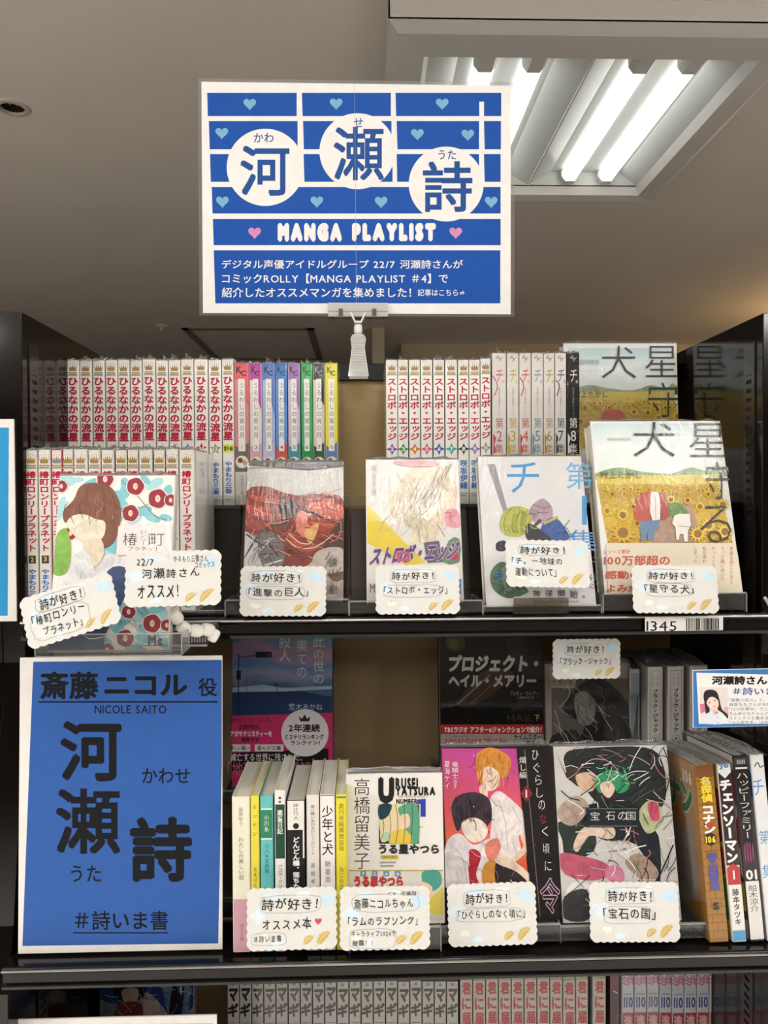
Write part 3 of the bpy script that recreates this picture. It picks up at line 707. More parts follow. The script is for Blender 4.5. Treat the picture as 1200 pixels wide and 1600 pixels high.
# ---------------------------------------------------------------- books shown face out
def face(label, xl, xr, yb, yt, Y, lean, d=.016, yaw=0, roll=0, zfix=None, **kw):
    """bottom corners at the distance Y; height follows from the lean"""
    a = at(xl, yb, Y); b = at(xr, yb, Y); w_ = b.x - a.x
    xm = (xl + xr) / 2; bt = at(xm, yb, Y); r = ray(xm, yt)
    # point bt + h*(0, sin, cos) on the ray through (xm, yt)
    s, c = math.sin(R(lean)), math.cos(R(lean)); k = r.z / r.y
    hh = (EYE.z + k*Y - bt.z) / (c - k*s)
    t = book(label, (a.x, Y, bt.z if zfix is None else zfix), w_, hh, d, kind='face', rot=(lean, yaw, roll), **kw)
    return t, Print(t, (0.0004, w_-.0008, .0004, hh-.0004), wrap=kw.get('wrap', .5)), w_, hh
def flower(P, x, y, r, petal, core, n=12, part='cover_art', in_=.45, m=None):
    q = []
    for i in range(2*n):
        a = math.pi*i/n; rr = r if i % 2 == 0 else r*.62; q.append((x+rr*math.cos(a), y+rr*math.sin(a)*.9))
    P.poly(q, petal, part=part); P.disc(x, y, r*in_, core, part=part, n=10)
# 1 camellia cover, in its own clear tray in front of the shelf
t, P, w_, h_ = face('comic with red camellias and light blue leaves on its cover, in a clear tray', 75, 263.5, 1016, 743, .688, 11, d=.014, cover='#e6e2dc', wrap=.28, name='camellia_comic')
P.full('#ece6e0')
def c3(*p): return K(0, 480, 2.857, p)
for (x, y, rx, ry, a) in ((400, 790, 50, 18, -.5), (300, 770, 40, 25, .4), (560, 820, 26, 45, .5), (690, 790, 45, 22, -.5), (650, 770, 30, 14, .8), (745, 830, 22, 40, .4), (550, 880, 40, 20, .9), (640, 910, 40, 22, -.3), (530, 930, 22, 40, .2), (680, 940, 40, 18, .4), (270, 900, 20, 60, .3), (500, 1080, 30, 50, .7), (480, 1120, 26, 40, -.6),
                          (600, 1380, 40, 24, .5), (560, 1390, 50, 26, -.7), (640, 1360, 35, 25, .8), (720, 1450, 40, 25, -.4), (530, 1440, 40, 22, .5), (650, 1480, 50, 20, .2), (600, 1510, 44, 18, -.3), (720, 1380, 30, 40, .3), (510, 1400, 24, 40, .4), (740, 1500, 30, 26, .2), (700, 1350, 40, 16, -.2), (470, 1490, 40, 20, .6), (740, 940, 30, 16, .2), (345, 770, 30, 12, 0), (600, 950, 34, 16, -.4), (500, 1010, 20, 34, .3), (640, 1440, 30, 18, 1.), (550, 1340, 34, 20, .3), (620, 1530, 40, 14, 0), (760, 1540, 30, 14, -.2), (560, 790, 20, 30, -.3), (520, 850, 20, 34, .2)):
    P.poly([(q[0], q[1]) for q in c3(*[(x + rx*math.cos(u)*math.cos(a) - ry*math.sin(u)*math.sin(a), y + rx*math.cos(u)*math.sin(a) + ry*math.sin(u)*math.cos(a)) for u in [6.2832*i/14 for i in range(14)]])], '#7dc0cc' if (int(x) % 3) else '#a5d3d8')
P.line(c3((540, 770), (620, 850), (690, 930), (745, 950)), 1.1, '#7a6a62', smooth=4); P.line(c3((520, 900), (640, 890), (720, 830)), 1.0, '#7a6a62', smooth=4); P.line(c3((640, 1340), (680, 1400), (720, 1500)), 1.2, '#7a6a62', smooth=4)
def camellia(x, y, r):
    (px_, py_), = c3((x, y)); r /= 2.857
    P.disc(px_, py_, r*1.12, '#e9d9d2'); P.poly([(px_ + r*(1+.035*math.cos(5*u))*math.cos(u), py_ + r*(1+.035*math.cos(5*u))*math.sin(u)) for u in [6.2832*i/30 for i in range(30)]], '#8f1d33')
    P.disc(px_, py_, r*.28, '#e8c8bc', ry=r*.4, n=12); P.disc(px_+r*.04, py_-r*.05, r*.13, '#e2a860', n=8)
for a in ((605, 800, 38), (705, 855, 42), (583, 920, 36), (470, 768, 36), (315, 1010, 28), (762, 862, 26), (575, 1360, 30), (680, 1412, 40), (560, 1478, 38), (480, 1530, 30), (745, 1420, 26), (275, 800, 26)): camellia(*a)
# plain colour masses where the picture is
P.poly(c3((258, 1010), (300, 990), (318, 1080), (300, 1180), (240, 1190), (246, 1080)), '#7fb04a', smooth=4)
P.poly(c3((330, 860), (360, 800), (420, 785), (490, 800), (530, 860), (540, 940), (515, 1040), (470, 1075), (440, 1060), (420, 960), (380, 930), (330, 950), (290, 960), (285, 910)), '#7a4a3a', smooth=4)
P.poly(c3((300, 960), (330, 930), (380, 925), (425, 945), (470, 960), (465, 1020), (430, 1056), (400, 1100), (385, 1060), (345, 1030), (315, 1000)), '#efd6c2', smooth=4)
P.poly(c3((385, 1040), (455, 1040), (460, 1120), (400, 1170), (375, 1120)), '#e8ccb6', smooth=4)
P.poly(c3((330, 1110), (385, 1090), (430, 1170), (480, 1100), (560, 1130), (590, 1200), (560, 1280), (300, 1280), (320, 1180)), '#e4e2e4', smooth=4)
P.poly(c3((480, 1180), (560, 1160), (580, 1220), (560, 1290), (500, 1400), (470, 1470), (430, 1560), (200, 1560), (210, 1470), (360, 1400), (480, 1340)), '#33486e', smooth=3)
for q in (((400, 800), (380, 860), (390, 920)), ((450, 800), (470, 860), (465, 930)), ((500, 840), (520, 900), (505, 960))): P.line(c3(*q), .9, '#5c352a', smooth=4)
P.line(c3((470, 1175), (520, 1150), (575, 1165)), 1.6, '#f0eeee', smooth=3); P.line(c3((350, 1440), (400, 1480), (470, 1470)), 1.4, '#dfe2ea', smooth=3); P.line(c3((300, 1430), (380, 1470), (420, 1530)), 1.2, '#1f2f50', smooth=3)
P.strokes((105, 765, 190, 800), 26, ['#5c352a', '#96624e', '#a87460'], 1, ang=(.9, 2.2), ln=(14, 30)); P.strokes((150, 935, 215, 1010), 14, ['#26385c', '#4a6290'], 2, ang=(.3, 1.4)); P.strokes((108, 868, 150, 900), 8, ['#b9b6c0'], 3, ang=(.6, 1.6), ln=(8, 16)); P.poly(c3((530, 978), (770, 975), (768, 1105), (520, 1108)), '#eadfdc', part='title_panel')
P.text('椿', (193, 833, 215, 853), '#5a5658'); P.text('町', (233, 834, 257, 853), '#5a5658'); P.text('ロンリー', (221, 829, 229, 852), '#5a5658', vert=True); P.text('プラネット', (200, 854, 250, 861), '#5a5658')
P.text('Mc', (232, 992, 254, 1009), '#3a3a40', part='publisher_mark', bold=.04); P.rect_(224, 1008, 262, 1009, '#3a5a60', part='publisher_mark')
P.build()
# its tray, gooseneck and clip
ty = .676; tb = at(170, 1021, ty).z; x0, x1 = at(56, 1020, ty).x, at(283, 1020, ty).x
tr = empty('clip_tray', ((x0+x1)/2, ty, tb), label='clear tray on a white ball-jointed arm that holds the camellia comic', cat='book stand'); T = Matrix.Translation(-Vector(tr.location))
def TP(mb, nm, par=None, **kw):
    me = mb.mesh(nm, **kw); me.transform(T); return link(nm, me, par or tr)
ht = .017
TP(MB().box(x0, x1, ty, ty+.036, tb-.0018, tb, M['acr']), 'base'); TP(MB().box(x0, x1, ty, ty+.0018, tb, tb+ht, M['acr']), 'front_lip')
TP(MB().box(x0, x1, ty-.0002, ty+.002, tb+ht, tb+ht+.0012, M['acre']).box(x0-.0012, x0, ty, ty+.03, tb-.0018, tb+ht, M['acre']).box(x1, x1+.0012, ty, ty+.03, tb-.0018, tb+ht, M['acre']).box(x0, x1, ty-.0004, ty+.002, tb-.003, tb-.0018, M['acre']), 'lip_edge')
TP(MB().prism([(ty+.030, tb), (ty+.032, tb), (ty+.052, tb+.08), (ty+.050, tb+.08)], x0+.02, x1-.02, 'x', M['acr']), 'back_plate')
def bead(p, d, r, l, nm='arm_bead'):
    p = Vector(p); d = Vector(d).normalized(); rs = []
    u = d.cross(Vector((0, 1, .1))).normalized(); v = d.cross(u)
    for s_, k in ((-.5, .55), (-.42, .85), (-.15, 1), (.25, 1), (.45, .8), (.5, .5)):
        rs.append([tuple(p + d*l*s_ + (u*math.cos(a) + v*math.sin(a))*r*k) for a in [6.2832*i/16 for i in range(16)]])
    return TP(MB().rings(rs, M['bead']), nm, smooth=True)
pts = [(275, 964), (287, 981), (306, 985.5), (324, 984), (334, 993)]
cen = [at(x, y, .70 + .006*i) for i, (x, y) in enumerate(pts)]
for i, c in enumerate(cen):
    d = cen[min(i+1, 4)] - cen[max(i-1, 0)]
    bead(c, d if i < 4 else Vector((.3, .2, .6)), .0062 if i < 4 else .0052, .0128)
cl = at(300, 998, .73); mb = MB()
mb.prism([(cl.x-.020, cl.z-.003), (cl.x+.004, cl.z-.006), (cl.x+.016, cl.z-.004), (cl.x+.019, cl.z+.005), (cl.x+.017, cl.z+.009), (cl.x-.022, cl.z+.009)], .725, .7715, 'y', M['acr'])
for k in range(6): mb.box(cl.x+.001+k*.0026, cl.x+.0022+k*.0026, .722, .7255, cl.z-.002, cl.z+.009, M['acre'])
mb.box(cl.x-.021, cl.x+.016, .7235, .7255, cl.z-.0065, cl.z-.0045, M['acre'])
TP(mb, 'clip_jaw')
# 2 red and grey cover
t, P, w_, h_ = face('wrapped comic with a dark red and grey cover on the upper shelf', 378.5, 537.5, 936, 722, .795, 16, cover='#3a3230', wrap=.5)
P.full('#b4b2ae')
def c4(*p): return K(320, 530, 3.478, p)
P.poly(c4((225, 830), (330, 800), (420, 830), (520, 850), (640, 840), (760, 880), (760, 1130), (640, 1140), (560, 1230), (430, 1260), (380, 1110), (215, 1060)), '#7d2a24', smooth=3)
for q, c in ((((240, 850), (330, 860), (450, 890), (300, 880)), '#b04a3a'), (((230, 900), (340, 920), (400, 950), (260, 960)), '#a83c30'), (((225, 960), (320, 1010), (280, 1040), (222, 1010)), '#8f3a30'), (((420, 860), (480, 880), (500, 940), (440, 1010), (400, 930)), '#2b2826'), (((560, 880), (640, 860), (740, 900), (760, 960), (690, 990), (600, 960)), '#b5503a'), (((500, 950), (560, 930), (600, 990), (560, 1080), (500, 1040)), '#c9786a'), (((560, 960), (700, 980), (690, 1030), (590, 1040)), '#93332a'), (((460, 1040), (520, 1100), (620, 1120), (560, 1160), (470, 1120)), '#a8483a'), (((540, 1050), (620, 1000), (580, 1110)), '#d6a46a'), (((700, 1030), (760, 980), (760, 1150), (640, 1160)), '#3c2422')): P.poly(c4(*q), c, smooth=4)
for q, c, wd in ((((590, 950), (700, 990)), '#1e1b1c', 4), (((500, 900), (560, 940), (610, 940)), '#1e1b1c', 3.4), (((440, 1080), (500, 1130), (600, 1130), (700, 1060)), '#d8c0a0', 1.6), (((460, 1060), (520, 1108), (590, 1112)), '#e0cdb8', 1.2), (((580, 1000), (700, 1010)), '#d5a08a', .8), (((480, 1010), (440, 1090)), '#c98a70', .9), (((640, 900), (740, 1000), (720, 1090)), '#d08a70', 1.0), (((300, 880), (450, 900)), '#c96a58', .9), (((260, 930), (380, 1000)), '#c05a48', 1.1), (((520, 1200), (640, 1150), (740, 1080)), '#5a2420', 2.0)): P.line(c4(*q), wd, c, smooth=3)
P.poly(c4((215, 1040), (300, 1090), (330, 1170), (300, 1260), (205, 1260)), '#bdbcbb'); P.poly(c4((300, 1060), (360, 1040), (430, 1120), (420, 1230), (330, 1250), (290, 1160)), '#6d6b6a', smooth=3)
for q, c, wd in ((((210, 1190), (330, 1010)), '#4a4848', 3.2), (((225, 1060), (310, 1120)), '#333131', 2.6), (((340, 1100), (400, 1180)), '#3a3838', 3.0), (((360, 900), (390, 1030), (440, 1060)), '#57514f', 2.6), (((330, 1050), (395, 1010), (430, 1030)), '#45403f', 3.2), (((430, 1030), (470, 960), (450, 900)), '#5f5a58', 2.0), (((300, 1150), (360, 1090)), '#d0cfcd', 1.4), (((320, 1230), (420, 1200)), '#d4d2d0', 2.2)): P.line(c4(*q), wd, c, smooth=3)
P.poly(c4((590, 1180), (640, 1140), (720, 1130), (756, 1160), (756, 1290), (600, 1260)), '#b3aaa2', smooth=3); P.poly(c4((640, 1280), (756, 1260), (756, 1400), (620, 1400)), '#6a4a44')
P.poly(c4((560, 1300), (640, 1260), (700, 1320), (756, 1310), (756, 1400), (560, 1400)), '#a89c92', smooth=3)
P.strokes((388, 770, 530, 870), 90, ['#5c1d1a', '#c4604c', '#d8836c', '#3a1a18', '#a0402f', '#e2a58c'], 4, wd=(.4, 1.1), ln=(10, 34), ang=(-.5, .6)); P.strokes((385, 830, 440, 885), 40, ['#2b2a2a', '#8d8b8a', '#d6d4d2', '#55514f'], 5, ln=(8, 22)); P.strokes((490, 870, 530, 925), 18, ['#7d6a60', '#d0c4b8', '#4f3c36'], 6, ln=(8, 20))
P.text('諫', (514, 872, 527, 886), '#4a3b38', part='author'); P.text('山', (514, 889, 527, 901), '#4a3b38', part='author'); P.text('創', (515, 914, 526, 928), '#4a3b38', part='author', bold=.01)
P.line(c4((240, 700), (740, 690)), 1, '#8d8b88'); P.poly(c4((240, 672), (756, 672), (756, 690), (560, 712), (240, 684)), '#44403e')
P.build()
# 3 white cover with a yellow diagonal
t, P, w_, h_ = face('wrapped comic with white cover, yellow diagonal band and slanted purple title, upper shelf', 573, 725.5, 938, 718, .795, 16, cover='#e2dfd9', wrap=.5)
def c5(*p): return K(560, 530, 3.333, p)
P.full('#d6d3ce')
P.poly(c5((45, 860), (350, 1165), (250, 1180), (230, 1165), (45, 1060)), '#d9c23c')
P.poly(c5((150, 830), (250, 700), (330, 650), (430, 660), (510, 760), (500, 880), (430, 980), (400, 1060), (270, 1060), (280, 990), (190, 940)), '#d5c7b0', smooth=3)
P.poly(c5((290, 800), (330, 760), (400, 770), (450, 800), (450, 870), (400, 920), (350, 940), (300, 880)), '#e6d6c4', smooth=4)
for k in range(26):
    a = rnd.uniform(0, 1); x = 140 + 300*a; y = 720 + 60*math.sin(a*5) + rnd.uniform(-30, 60); P.line(c5((x+80, y-50), (x+30, y+40), (x-10+rnd.uniform(-40, 40), y+120), (x-30, y+170)), .7 + rnd.random()*.6, rnd.choice(['#a89d8a', '#968b7a', '#b3a892', '#efe9dc']), smooth=4)
P.poly(c5((450, 900), (500, 880), (530, 930), (525, 980), (460, 970)), '#dd9aa8', smooth=3)
P.strokes((600, 735, 700, 830), 46, ['#b3a892', '#8f8576', '#efe9dc', '#c9bda6'], 7, ang=(.8, 2.4), ln=(20, 46), wd=(.4, .9)); P.strokes((680, 800, 718, 830), 10, ['#e6b8c0', '#b9707e'], 8, ln=(8, 16)); P.poly(c5((470, 1050), (525, 1040), (525, 1160), (440, 1160)), '#5f7a6a', smooth=2); P.poly(c5((480, 1120), (510, 1110), (520, 1140), (490, 1150)), '#b0303a', smooth=3); P.poly(c5((340, 1060), (420, 1050), (440, 1160), (360, 1165)), '#5c5a6a')
P.poly(c5((500, 1260), (535, 1250), (535, 1330), (500, 1330)), '#4a82c0'); P.poly(c5((190, 635), (420, 635), (380, 665), (220, 660)), '#cf9aa0', smooth=2)
P.text('ストロボ・エッジ', (580, 850, 716, 880), '#5a3a78', bold=.045, shear=.06, shx=-.35, outline=('#e2c8d0', .03)); P.text('ロ', (620, 862, 640, 878), '#c0507a', bold=.05)
P.text('咲坂伊緒', (581, 726, 588, 775), '#b5b2ae', vert=True); P.text('Mc', (578, 912, 592, 926), '#7a6a60', part='publisher_mark', bold=.02)
P.build()
# 4 wide comic with blue brush lettering
t, P, w_, h_ = face('wide wrapped comic with pale blue brushed title on grey-white, third from the right end of the upper shelf'.replace('third from the right end of the upper shelf', 'between yellow-band and sunflower covers'), 760, 933, 948, 713, .782, 19, d=.02, cover='#e0dedc', wrap=.5)
P.full('#d0d0d1')
P.poly(c5((670, 650), (710, 650), (780, 900), (760, 915)), '#8d8d90'); 
P.text('チ', (792, 722, 842, 770), '#3f8fc6', bold=.0, shear=.08); P.text('第', (884, 722, 926, 764), '#6fa8d2'); P.text('1', (905, 775, 921, 820), '#4a8fc8'); P.text('集', (888, 828, 932, 862), '#4a8fc8')
for q, c in ((((740, 940), (770, 885), (840, 870), (900, 900), (900, 960), (860, 1020), (800, 1030), (750, 1010)), '#a9ad52'), (((900, 870), (960, 830), (1010, 880), (1000, 950), (930, 960), (890, 920)), '#a58f9c'), (((960, 960), (1030, 930), (1100, 1030), (1050, 1050), (950, 1040)), '#3c5a98'), (((880, 960), (960, 1000), (1000, 1045), (880, 1045)), '#2f3340'), (((720, 1060), (765, 1050), (765, 1100), (720, 1100)), '#262a38'), (((690, 1210), (760, 1160), (860, 1280), (880, 1320), (780, 1350), (700, 1300)), '#4f6a52'), (((740, 1200), (790, 1200), (830, 1280), (770, 1310)), '#7a8288'), (((700, 1240), (740, 1200), (745, 1240)), '#3f5a98')): P.poly(c5(*q), c, smooth=4)
P.line(c5((965, 960), (1040, 925)), 4.2, '#b3ad48'); P.line(c5((900, 990), (950, 940)), 5, '#4c463c'); P.line(c5((910, 860), (960, 880), (1000, 870)), 1, '#6f5c6c', smooth=3); P.line(c5((905, 890), (950, 905), (990, 900)), 1, '#6f5c6c', smooth=3)
for k in range(14): P.line(c5((745+k*11, 930-k*3), (735+k*11, 970), (750+k*10, 1010)), .8, rnd.choice(['#7c8038', '#d0d080', '#8e9240']), smooth=3)
for k in range(12): P.line(c5((700+k*12, 1230+k*6), (700+k*13, 1280+k*3)), 1.1, rnd.choice(['#2f4a38', '#7f9a70', '#3f5a78']))
P.strokes((785, 795, 835, 830), 24, ['#7c8038', '#d0d080', '#5f6428'], 9, ln=(8, 18), wd=(.4, .8)); P.strokes((858, 820, 895, 845), 10, ['#243a70', '#5a78b0'], 10, ln=(8, 18)); P.strokes((768, 890, 818, 930), 40, ['#2f4a38', '#7f9a70', '#3f5a78', '#9aa890'], 11, ln=(6, 16), wd=(.4, 1))
P.text('放送開始。', (832, 922, 914, 935), '#3f3d3e', part='band_text', gap=.5, bold=.01); P.text('5日', (920, 897, 936, 908), '#3f3d3e', part='band_text'); P.text('にて', (922, 912, 936, 920), '#3f3d3e', part='band_text'); P.text('メ', (925, 868, 936, 880), '#3f3d3e', part='band_text', bold=.02)
P.text('毎週土曜午後11時45分', (834, 938, 905, 942), '#77736f', part='band_text')
P.build()
ch_ = at(845, 944, .772); st = empty('clear_clip_stand', (ch_.x, .77, ZS+.0025), label='small dark clear stand lip under the wide comic with blue brush lettering', cat='book stand')
mb = MB().box(-.029, .029, 0, .002, 0, .017, M['acrd']); mb.build('front_lip', st); MB().box(-.029, .029, -.0002, .0022, .0171, .0185, M['acre']).build('lip_edge', st); MB().box(-.029, .029, .0021, .012, 0, .002, M['acr']).build('base', st)
# 5 and 6 sunflower covers
sky = grad('sunflower_cover_sky', [(0, '#c8d8d2'), (.5, '#e0e6e2'), (1, '#a9c4cc')], z0=.12, z1=.21, noise=.25, nscale=25, wrap=.5)
field = grad('sunflower_field', [(0, '#6f5a20'), (.35, '#a8852e'), (.55, '#d0ac38'), (.75, '#a98a30'), (1, '#d2be56')], z0=0, z1=.15, noise=.5, nscale=240, wrap=.5)
def sunflower_cover(P, f, full=True):
    P.full('#dcdcd8'); W = P.rect[1]
    P.poly(f((325, 560), (900, 560), (925, 800), (345, 800)), sky)
    P.poly(f((340, 800), (450, 770), (560, 790), (700, 800), (800, 770), (880, 790), (925, 760), (935, 830), (345, 830)), '#8ca078', smooth=3)
    P.poly(f((345, 812), (930, 805), (935, 870), (348, 870)), '#cdb955'); P.poly(f((348, 850), (935, 850), (1000, 1135), (398, 1135)), field)
    if full:
        P.poly(f((700, 960), (800, 940), (820, 1135), (610, 1135), (650, 1010)), '#a88a78', smooth=2); P.poly(f((690, 940), (760, 950), (780, 1000), (700, 1010)), '#6a8a50', smooth=3)
    rg = random.Random(3)
    pts = [(700, 925, 26), (780, 930, 24), (470, 1000, 40), (470, 1085, 62), (395, 980, 30), (840, 960, 30), (520, 960, 22), (950, 950, 36), (880, 1050, 42), (830, 1090, 46), (960, 1080, 44), (420, 900, 20), (880, 900, 20), (560, 900, 18), (640, 890, 18), (540, 1040, 26)]
    for k in range(60): pts.append((rg.uniform(370, 950), rg.uniform(862, 905), rg.uniform(8, 14)))
    for x, y, r in sorted(pts, key=lambda q: q[1]):
        (px_, py_), = f((x, y)); flower(P, px_, py_, r*sclf, rg.choice(['#d9b43a', '#cda22e', '#e0c456']), '#7a5028' if r < 30 else '#8a6a38', n=8 if r < 16 else 13, in_=.42)
    if full:
        P.poly(f((528, 1025), (524, 985), (536, 920), (556, 898), (604, 888), (612, 930), (600, 985), (604, 1030), (570, 1035)), '#b5564c'); P.poly(f((640, 890), (668, 900), (684, 950), (694, 1000), (672, 1022), (655, 1020), (650, 960)), '#a94e46')
        P.poly(f((604, 888), (642, 890), (650, 960), (648, 1022), (612, 1030), (600, 985)), '#dfdcd8'); P.poly(f((552, 1030), (604, 1028), (646, 1022), (640, 1060), (616, 1090), (612, 1124), (588, 1122), (590, 1080), (578, 1122), (556, 1124)), '#6483a4')
        for q in ((560, 905, 552, 1010), (580, 900, 585, 1020), (665, 915, 672, 1010), (625, 900, 628, 1020)): P.line(f((q[0], q[1]), (q[2], q[3])), .7, '#8d6a62')
        P.poly(f((716, 1004), (740, 994), (790, 996), (796, 1050), (782, 1075), (780, 1128), (764, 1128), (760, 1092), (742, 1092), (738, 1120), (726, 1118), (722, 1060), (706, 1040)), '#dedad4'); P.line(f((735, 1052), (792, 1058)), .8, '#7a5a4a')
# back copy
t, P, w_, h_ = face('tall sunflower cover standing behind, at the right end of the top row', 884, 1063, 789, 540, .968, 3, d=.02, zfix=ZU, cover='#d8d6d2', wrap=.5)
sclf = 1/3.6
def fb(*p): return [(881 + (x - 300) * .273, 541 + (y - 548) * .273) for x, y in p]
sunflower_cover(P, fb, False)
P.poly([(941, 646), (958, 640), (976, 648), (975, 690), (938, 690)], '#b5564c', smooth=3)
for (tx, bx) in (('犬', (940, 541, 993, 591)), ('星', (1008, 541, 1058, 589)), ('守', (1012, 598, 1059, 652)), ('る', (1020, 662, 1066, 705))): P.text(tx, bx, '#37342f', bold=-.012)
P.text('村上たかし', (897, 611, 949, 621), '#4a463c', part='author'); P.text('HOSHI MAMORU INU', (905, 562, 935, 570), '#7a8a8a', part='author')
P.build()
# front copy
t, P, w_, h_ = face('large wrapped book with sunflower field cover and cream band, front right of the upper shelf', 945, 1161, 928, 658, .786, 15, d=.024, cover='#d8d6d2', wrap=.55, name='sunflower_book')
sclf = 1/3.0769
def c6(*p): return K(820, 480, 3.0769, p)
sunflower_cover(P, c6)
P.poly(c6((390, 1135), (1010, 1135), (1060, 1390), (400, 1390)), '#d8cdb8', part='paper_band'); 
for (tx, bx) in (('犬', (989, 660, 1054, 714)), ('星', (1077, 662, 1133, 714)), ('守', (1102, 722, 1139, 780)), ('る', (1093, 790, 1142, 848))): P.text(tx, bx, '#37342f', bold=-.012)
P.text('村上たかし', (937, 737, 1002, 748), '#5a564c', part='author'); P.text('HOSHI MAMORU INU', (948, 685, 985, 689), '#7a8a8a', part='author')
for tx, bx, bo in (('シリーズ累計', (942, 859, 984, 866), .01), ('100万部超の', (943, 868, 1046, 884), .025), ('感動の', (945, 892, 1000, 905), .03), ('よみがえる', (947, 913, 1030, 926), .03)): P.text(tx, bx, '#b8503a', part='band_text', bold=bo)
for k, tx in enumerate(['本書を閉じたあと', 'そっと胸に抱いて', 'やってくる', '私が思わ', 'しまった']): P.text(tx, (1139-14*k, 854, 1145-14*k, 854+[58, 54, 34, 26, 26][k]), '#b8604a', part='band_text', vert=True)
P.build()
# ---------------------------------------------------------------- lower shelf
def lz(px, py, Y): return at(px, py, Y).z
# back books
sun = grad('dusk_sky_print', [(0, '#16264a'), (.25, '#2c5c86'), (.42, '#7f86a8'), (.55, '#3a6a9c'), (.72, '#a0748f'), (.85, '#35749c'), (1, '#1c4a72')], z0=.10, z1=.20, noise=.3, nscale=14, scale=(1, 2.6), wrap=.25)
for (lb, xl, xr, yb, yt, Y, ln, cv, z0) in ():
    pass
rz = ZL + .098     # step at the back of the lower shelf
def step_rack(xl, xr, label, zt, yb=.90):
    return rack(xl, xr, label, yf=.79, z=ZL+.0015, up=zt, yb=yb, yb2=1.015, lip=.004)
for a_, b_, lb in ((350, 520, 'clear riser under the dusk street novel'), (684, 850, 'clear riser under the black novel with silver title'), (851, 1000, 'clear riser under the dark grey pocket comic'), (1002, 1172, 'clear riser at the right end of the lower shelf')):
    step_rack(at(a_, 1200, .9).x, min(XR-.004, at(b_-2, 1200, .9).x), lb, rz, yb=.884)
t, P, w_, h_ = face('novel with a dusk street scene and hot pink paper band, behind the pocket books', 362, 521, 1238, 994, .90, 4, d=.022, cover='#31435c', wrap=0, tuft=False, name='novel', zfix=None)
def c7(*p): return K(340, 970, 2.857, p)
P.full('#274a72'); P.poly([(340, 985), (530, 985), (530, 1120), (340, 1120)], sun)
P.poly(c7((40, 330), (250, 290), (510, 340), (510, 420), (40, 420)), '#1d3358', smooth=0); P.poly(c7((60, 300), (200, 285), (300, 300), (510, 290), (510, 305), (300, 315), (60, 318)), '#9fb0cc')
P.line(c7((92, 420), (94, 150)), 1.6, '#121828'); P.line(c7((92, 165), (200, 150)), 1.2, '#121828'); P.rect_(*K(340, 970, 2.857, [(170, 138)])[0], *K(340, 970, 2.857, [(242, 164)])[0], '#121a26'); P.disc(*c7((228, 152))[0], 2.4, '#8f2a36', n=10); P.rect_(*c7((84, 222))[0], *c7((104, 262))[0], '#131c2c')
P.line(c7((262, 280), (275, 400)), .9, '#16203a'); P.disc(*c7((262, 285))[0], 2.2, '#16203a', n=8); P.line(c7((128, 250), (130, 410)), .7, '#16203a')
P.text('此の世の', (489, 994, 507, 1068), '#b5cbc4', vert=True); P.text('果ての', (463, 1001, 480, 1058), '#b5cbc4', vert=True); P.text('殺人', (436, 993, 454, 1034), '#b5cbc4', vert=True)
P.text('荒木あかね', (451, 1099, 504, 1110), '#a9b6c0', part='author')
P.poly(c7((40, 425), (520, 410), (520, 700), (40, 700)), '#b02c5e', part='paper_band'); P.poly(c7((40, 590), (495, 570), (495, 670), (40, 690)), '#1b1517', part='paper_band'); P.poly(c7((40, 672), (520, 668), (520, 740), (40, 740)), '#b02c5e', part='paper_band')
P.disc(*c7((390, 500))[0], 37, '#c9c4c4', part='band_badge', n=40)
P.text('2年連続', (451, 1131, 500, 1144), '#241c20', part='band_text', bold=.03); P.text('ミステリランキング', (445, 1147, 506, 1156), '#241c20', part='band_text', bold=.03); P.text('ランクイン！', (454, 1157, 500, 1164), '#241c20', part='band_text', bold=.03)
P.poly([(469, 1127), (483, 1127), (485, 1119), (480, 1123), (476, 1116), (472, 1123), (467, 1119)], '#2a2226', part='band_text')
P.text('Z世代の', (373, 1132, 405, 1140), '#1f1418', part='band_text', bold=.03); P.text('アガサクリスティーを', (360, 1142, 425, 1151), '#d8ccd0', part='band_text', bold=.03); P.text('見逃すな', (377, 1152, 405, 1159), '#1f1418', part='band_text', bold=.03); P.text('鮮烈なるデビュー作、', (360, 1122, 424, 1129), '#4a1428', part='band_text')
P.rect_(358, 1163, 391, 1174, '#c9c2c0', part='band_text'); P.rect_(398, 1163, 443, 1174, '#c9c2c0', part='band_text'); P.text('美しい願い', (360, 1165, 389, 1172), '#2a2024', part='band_text', bold=.02); P.text('歪んだ正義', (402, 1165, 439, 1172), '#2a2024', part='band_text', bold=.02)
P.text('滅亡する世界に残された、', (360, 1177, 472, 1189), '#d9d2d0', part='band_text'); P.text('「地球最後の謎解き」', (356, 1190, 510, 1212), '#c45a80', part='band_text')
P.build()
t, P, w_, h_ = face('black novel with large silver title and red paper band, standing behind', 689, 852, 1234, 990, .90, 4, d=.024, cover='#0c0b0b', wrap=.2, tuft=False, name='novel')
P.full('#080707'); 
P.disc(712, 1004, 16, '#3d3a26', ry=14); P.disc(709, 1006, 8, '#58522f'); P.poly([(720, 1090), (752, 1050), (790, 1045), (800, 1060), (745, 1100), (715, 1102)], '#3a2a20', smooth=3); P.line([(715, 1100), (765, 1055)], 2, '#8a7a68'); P.line([(735, 1100), (780, 1060)], 1.4, '#6a5648'); P.poly([(790, 1000), (845, 990), (848, 1060), (810, 1050)], '#1f1f22', smooth=2)
P.text('プロジェクト・', (701, 1023, 841, 1050), '#b9b7b3', bold=.05, shear=.02); P.text('ヘイル・メアリー', (701, 1054, 838, 1074), '#b9b7b3', bold=.05)
